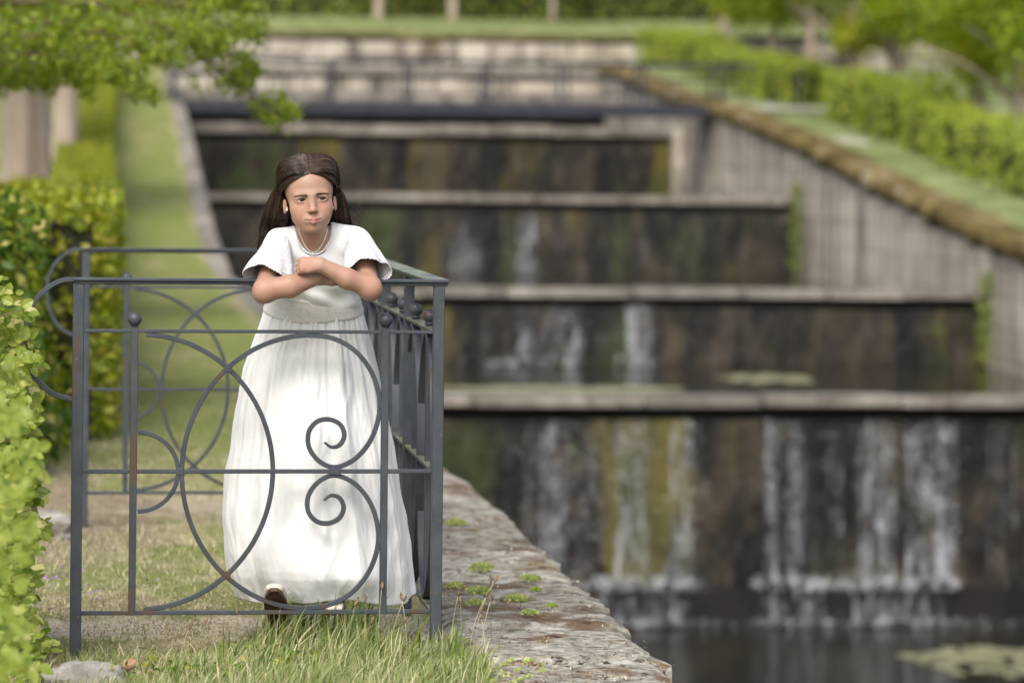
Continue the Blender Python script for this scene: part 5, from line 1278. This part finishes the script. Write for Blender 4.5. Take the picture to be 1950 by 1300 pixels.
# reorder so the strip is continuous round the front
k0_ = [j for j in range(n) if math.cos(2 * PI * j / n) > -.10]; split = next(i for i in range(1, len(k0_)) if k0_[i] != k0_[i - 1] + 1)
rows_f = [r_[split:] + r_[:split] for r_ in rows_f]
V, F = ringmesh(rows_f, False); o = link('neck_ruffle', mkmesh('neck_ruffle', V, F, M['cloth'], True), person); o.modifiers.new('thick', 'SOLIDIFY').thickness = .0015
# sleeves: bell shaped with a ruffled hem
def sleeve(c0, c1, r0, r1, hem, phase, tiltv, fdrop):
    rows = []; m = 34; n = 96; c0, c1 = np.array(c0), np.array(c1); axs = _n(c1 - c0); A = _n(np.cross(axs, [0, 1, 0])); Bv = np.cross(axs, A)
    for i in range(m):
        t = i / (m - 1); c = c0 + (c1 - c0) * t; row = []
        ra = np.interp(t, [0, .25, .6, .8, 1], [r0[0] * .80, r0[0], r0[0] * .45 + r1[0] * .5, r1[0] * .92, r1[0] * 1.04]); rb = np.interp(t, [0, .25, .6, 1], [r0[1] * .8, r0[1], (r0[1] + r1[1]) / 2, r1[1]])
        for j in range(n):
            a = 2 * PI * j / n; rf = max(0, t - .45) / .55; k = 1 + rf * (.055 * math.sin(4 * a + phase) + .024 * math.sin(9 * a + 2 * phase)) + .030 * math.sin(5 * a + 6 * t + phase) + .012 * math.sin(3 * a - 9 * t) + .022 * math.sin(22 * a + phase) * math.exp(-((t - .22) / .12) ** 2) + .014 * math.exp(-((t - .62) / .03) ** 2)
            p = c + A * math.cos(a) * ra * k + Bv * math.sin(a) * rb * k + np.array(tiltv) * math.cos(a) * rf ** 1.5 + axs * rf ** 2 * .005 * math.sin(4 * a + phase + 1.5)
            p[2] -= fdrop * max(0, -(p[1] - c[1]) / rb) * t ** 2; row.append(p)
        rows.append(row)
    V, F = ringmesh(rows); o = link('sleeve', mkmesh('sleeve', V, F, M['lace'], True), person); md = o.modifiers.new('thick', 'SOLIDIFY'); md.thickness = .002; md.offset = 0
    # little pleated trim along the hem
    mb = [[], []]
    for j in range(n * 3):
        a = j / (n * 3) * n; j0 = int(a) % n; f = a - int(a); p = np.array(rows[-1][j0]) * (1 - f) + np.array(rows[-1][(j0 + 1) % n]) * f
        mb[0].append(p); mb[1].append(p + axs * (.0075 + .0012 * math.sin(j * 1.3)) + (A * math.cos(2 * PI * a / n) + Bv * math.sin(2 * PI * a / n)) * .0010 * math.sin(j * .9))
    V, F = ringmesh(mb); o2 = link('sleeve_trim', mkmesh('sleeve_trim', V, F, M['lace'], True), o); o2.modifiers.new('thick', 'SOLIDIFY').thickness = .0012
sleeve(G(531, 464, .100), G(511, 526, -.022), (.043, .048), (.0640, .058), 0, .6, (0, 0, 0.0), .034)
sleeve(G(681, 460, .100), G(698, 517, -.022), (.043, .048), (.0600, .058), 0, 2.2, (0, 0, 0.0), .020)
# shoulder seam caps keep bodice and sleeve together
# sash
def ellipse_row(px0, px1, py, lyc, hd_, n, fn=None):
    a0 = G(px0, py, lyc); a1 = G(px1, py, lyc); c = (a0 + a1) / 2; hw = (a1[0] - a0[0]) / 2; row = []
    for j in range(n):
        a = 2 * PI * j / n; x, y_, z = c[0] + hw * math.sin(a), c[1] - hd_ * math.cos(a), c[2]
        p = np.array([x, y_, z]); p = fn(p, a, c, j) if fn else p; row.append(p)
    return row
SK = dict(py=[588, 604, 620, 650, 700, 800, 900, 960, 1000, 1050, 1090, 1120, 1145],
          l=[515, 505, 499, 487, 468, 448, 433, 430, 430, 433, 437, 446, 458], r=[679, 688, 694, 703, 716, 737, 757, 768, 775, 782, 787, 789, 792],
          c=[.185, .190, .195, .205, .215, .225, .235, .24, .245, .245, .245, .245, .245], d=[.088, .094, .10, .108, .120, .140, .158, .170, .176, .182, .180, .170, .158])
rows = []; n = 520; m = 150
_A, _T = np.meshgrid(np.arange(n) * 2 * PI / n, np.arange(m) / (m - 1)); NQ = fnoise(np.stack([np.sin(_A) * 1.5, _T * 2.2, np.cos(_A) * 1.5], -1), 2.2, 4, 3); NC = fnoise(np.stack([np.sin(_A) * 2.6 + _T, _T * 3.0, np.cos(_A) * 2.2], -1), 3.0, 8, 2)
def rdg(ph, w_=1.0): return (1 - abs(math.sin(ph * .5))) ** w_ * 2 - .8
for i in range(m):
    t = i / (m - 1); py = 590 + (1141 - 590) * t; row = []
    px0, px1, cc, dd = [float(np.interp(py, SK['py'], SK[k])) for k in 'lrcd']
    gth = math.exp(-t / .10); mid_ = 1 - math.exp(-t / .12)
    def fn(p, a, c, j):
        f = gth * .0032 * (math.sin(46 * a + .6 * math.sin(5 * a)) + .6 * math.sin(71 * a + 1))
        f += mid_ * (.0085 * rdg(11 * a + 1.0 + .8 * t + .5 * math.sin(3 * a), .8) * (1 - .45 * t) + .0045 * math.sin(15 * a + 2.6 * math.sin(2 * a) + 1.1 * t) * (1 - .3 * t) + .0034 * rdg(31 * a + .5 + math.sin(5 * a)) * (1 - t) ** 1.3 + .009 * math.sin(3.0 * a + .8) * t)
        f += mid_ * NQ[i, j] * .0035 + mid_ * .0016 * (1 - abs(NC[i, j]) * 2.2)
        # crumpled front where the knees push the cloth forward and it billows back in at the hem
        fa = math.exp(-((a if a < PI else a - 2 * PI) + .55) ** 2 / .5); f += fa * .018 * math.exp(-((t - .80) / .12) ** 2) - fa * .018 * max(0, t - .88) / .12
        fb = math.exp(-((a if a < PI else a - 2 * PI) - .35) ** 2 / .18); f += fb * .010 * math.exp(-((t - .90) / .05) ** 2) - fb * .010 * max(0, t - .93) / .07
        n_ = _n(np.array([math.sin(a) / max(abs(px1 - px0), 1) * 100, -math.cos(a) * .6, 0])); p = p + n_ * f
        p[2] += math.exp(-t / .10) * (.020 - .030 * math.cos(a))
        an = a if a < PI else a - 2 * PI
        if t > .86:
            e = (t - .86) / .14; lift_ = .010 * math.exp(-((an + .52) / .22) ** 2) + .012 * math.exp(-((an - .10) / .35) ** 2) + .006 * math.sin(4 * a + 1); p[2] += lift_ * e ** 1.4
            if an > .7: p[2] += .010 * e * min(1, (an - .7))
            p[2] += .030 * e * max(0, -math.cos(a))
        return p
    rows.append(ellipse_row(px0, px1, py, cc, dd, n, fn))
V, F = ringmesh(rows); o = link('skirt', mkmesh('skirt', V, F, M['cloth'], True), person); md = o.modifiers.new('thick', 'SOLIDIFY'); md.thickness = .0016; md.offset = -1
rows = []
for i in range(22):
    t = i / 21; py = np.interp(t, [0, 1], [563, 605]); l = np.interp(t, [0, .3, 1], [518, 513, 503]); r_ = np.interp(t, [0, .3, 1], [677, 681, 690]); b0 = .0025 * math.sin(PI * t) + .0016 * (1 if 0.04 < t < .10 or .88 < t < .95 else 0)
    rows.append(ellipse_row(l - b0 * 600, r_ + b0 * 600, py, .183 + .008 * t, .0905 + .006 * t + b0, 200, lambda p, a, c, j: p + np.array([0, -.0008 * math.sin(9 * a), .0015 * math.sin(4 * a) + .020 - .030 * math.cos(a)])))
V, F = ringmesh(rows); o = link('sash', mkmesh('sash', V, F, M['sash'], True), person); o.modifiers.new('thick', 'SOLIDIFY').thickness = .003
# necklace, earrings
M['pearl'] = surf('pearl white', [(.3, (.75, .72, .68)), (.7, (.85, .83, .80))], 50, rough=.2, spec=.7, bumps=())
body_b = BVHTree.FromPolygons([tuple(x) for x in BV.tolist()], [tuple(f) for f in BF.tolist()])
pts = []
for t in np.linspace(-1, 1, 41):
    px = 598 + 29 * t + 1; py = 481 - 46 * abs(t) ** 2.1; p = G(px, py, 0); h_ = body_b.ray_cast(Vector((p[0], -.4, p[2])), Vector((0, 1, 0))); y_ = h_[0].y if h_[0] else .08; pts.append((p[0], y_ - .0015, p[2]))
V, F = tube(pts, .0011, 8); link('necklace', mkmesh('necklace', V, F, M['pearl'], True), person)
for s, (px, py) in ((-1, (547.5, 400)), (1, (636.5, 396))):
    p = G(px, py, 0); h_ = body_b.ray_cast(Vector((p[0], -.4, p[2])), Vector((0, 1, 0))); y_ = h_[0].y if h_[0] and h_[0].y < .12 else .045
    V, F = sphere((p[0], y_ - .001, p[2]), .0034, 12, 8); V2, F2_ = sphere((p[0], y_ - .001, p[2] + .0058), .0024, 12, 8); mb = MB(); mb.put(V, F); mb.put(V2, F2_); V, F = mb.get(); link('earring', mkmesh('earring', V, F, M['pearl'], True), person)
# shoes: cream uppers, brown soles, toes resting on the bottom rail
M['sole'] = surf('brown leather sole', [(.3, (.045, .025, .015)), (.7, (.10, .055, .033))], 40, rough=.6); M['shoe'] = surf('cream shoe leather', [(.3, (.45, .39, .33)), (.7, (.62, .56, .50))], 60, rough=.6)
def shoe(px, py, ly, rot, name='shoe', dx=0):
    c = G(px, py, ly); sh = bpy.data.objects.new(name, None)
    L = .19; rows = []; n = 28; m = 20
    R3 = Matrix.Rotation(rot, 3, 'X')
    for i in range(m):
        t = i / (m - 1); y_ = -L * .18 + L * t; wv = .032 * (math.sin(PI * min(1, .10 + t * .95)) ** .45) * (1 - .18 * math.exp(-((t - .6) / .15) ** 2)); hgt = np.interp(t, [0, .15, .35, .6, 1], [.016, .034, .046, .050, .052]); row = []
        for j in range(n):
            a = 2 * PI * j / n; x = wv * math.cos(a); z = .004 + hgt * (.5 + .5 * math.sin(a)) if math.sin(a) > -.2 else .004; row.append(tuple(c + np.array(R3 @ Vector((x + dx * t, y_, z)))))
        rows.append(row)
    V, F = ringmesh(rows); F = list(F) + [tuple(range(n))[::-1], tuple((m - 1) * n + k for k in range(n))]; up_ = link(name, mkmesh(name, V, F, M['shoe'], True), person)
    rows = []
    for zz, k in ((0.005, 1.03), (-.006, 1.03)):
        row = []
        for j in range(40):
            a = 2 * PI * j / 40; t = .5 - .5 * math.cos(a); y_ = -L * .19 + L * 1.03 * t; wv = .0335 * (max(0, math.sin(PI * min(1, .06 + t * .95))) ** .5) * (1 - .2 * math.exp(-((t - .6) / .15) ** 2)); row.append(tuple(c + np.array(R3 @ Vector((math.copysign(wv, math.sin(a)) * (abs(math.sin(a)) ** .3) + dx * t, y_, zz)))))
        rows.append(row)
    V, F = ringmesh(rows); F = list(F) + [tuple(range(40)), tuple(40 + k for k in range(40))[::-1]]; link('sole', mkmesh('sole', V, F, M['sole'], False), up_)
shoe(521, 1136, -.004, math.radians(-42), dx=.02); shoe(636, 1166, .12, math.radians(-4))
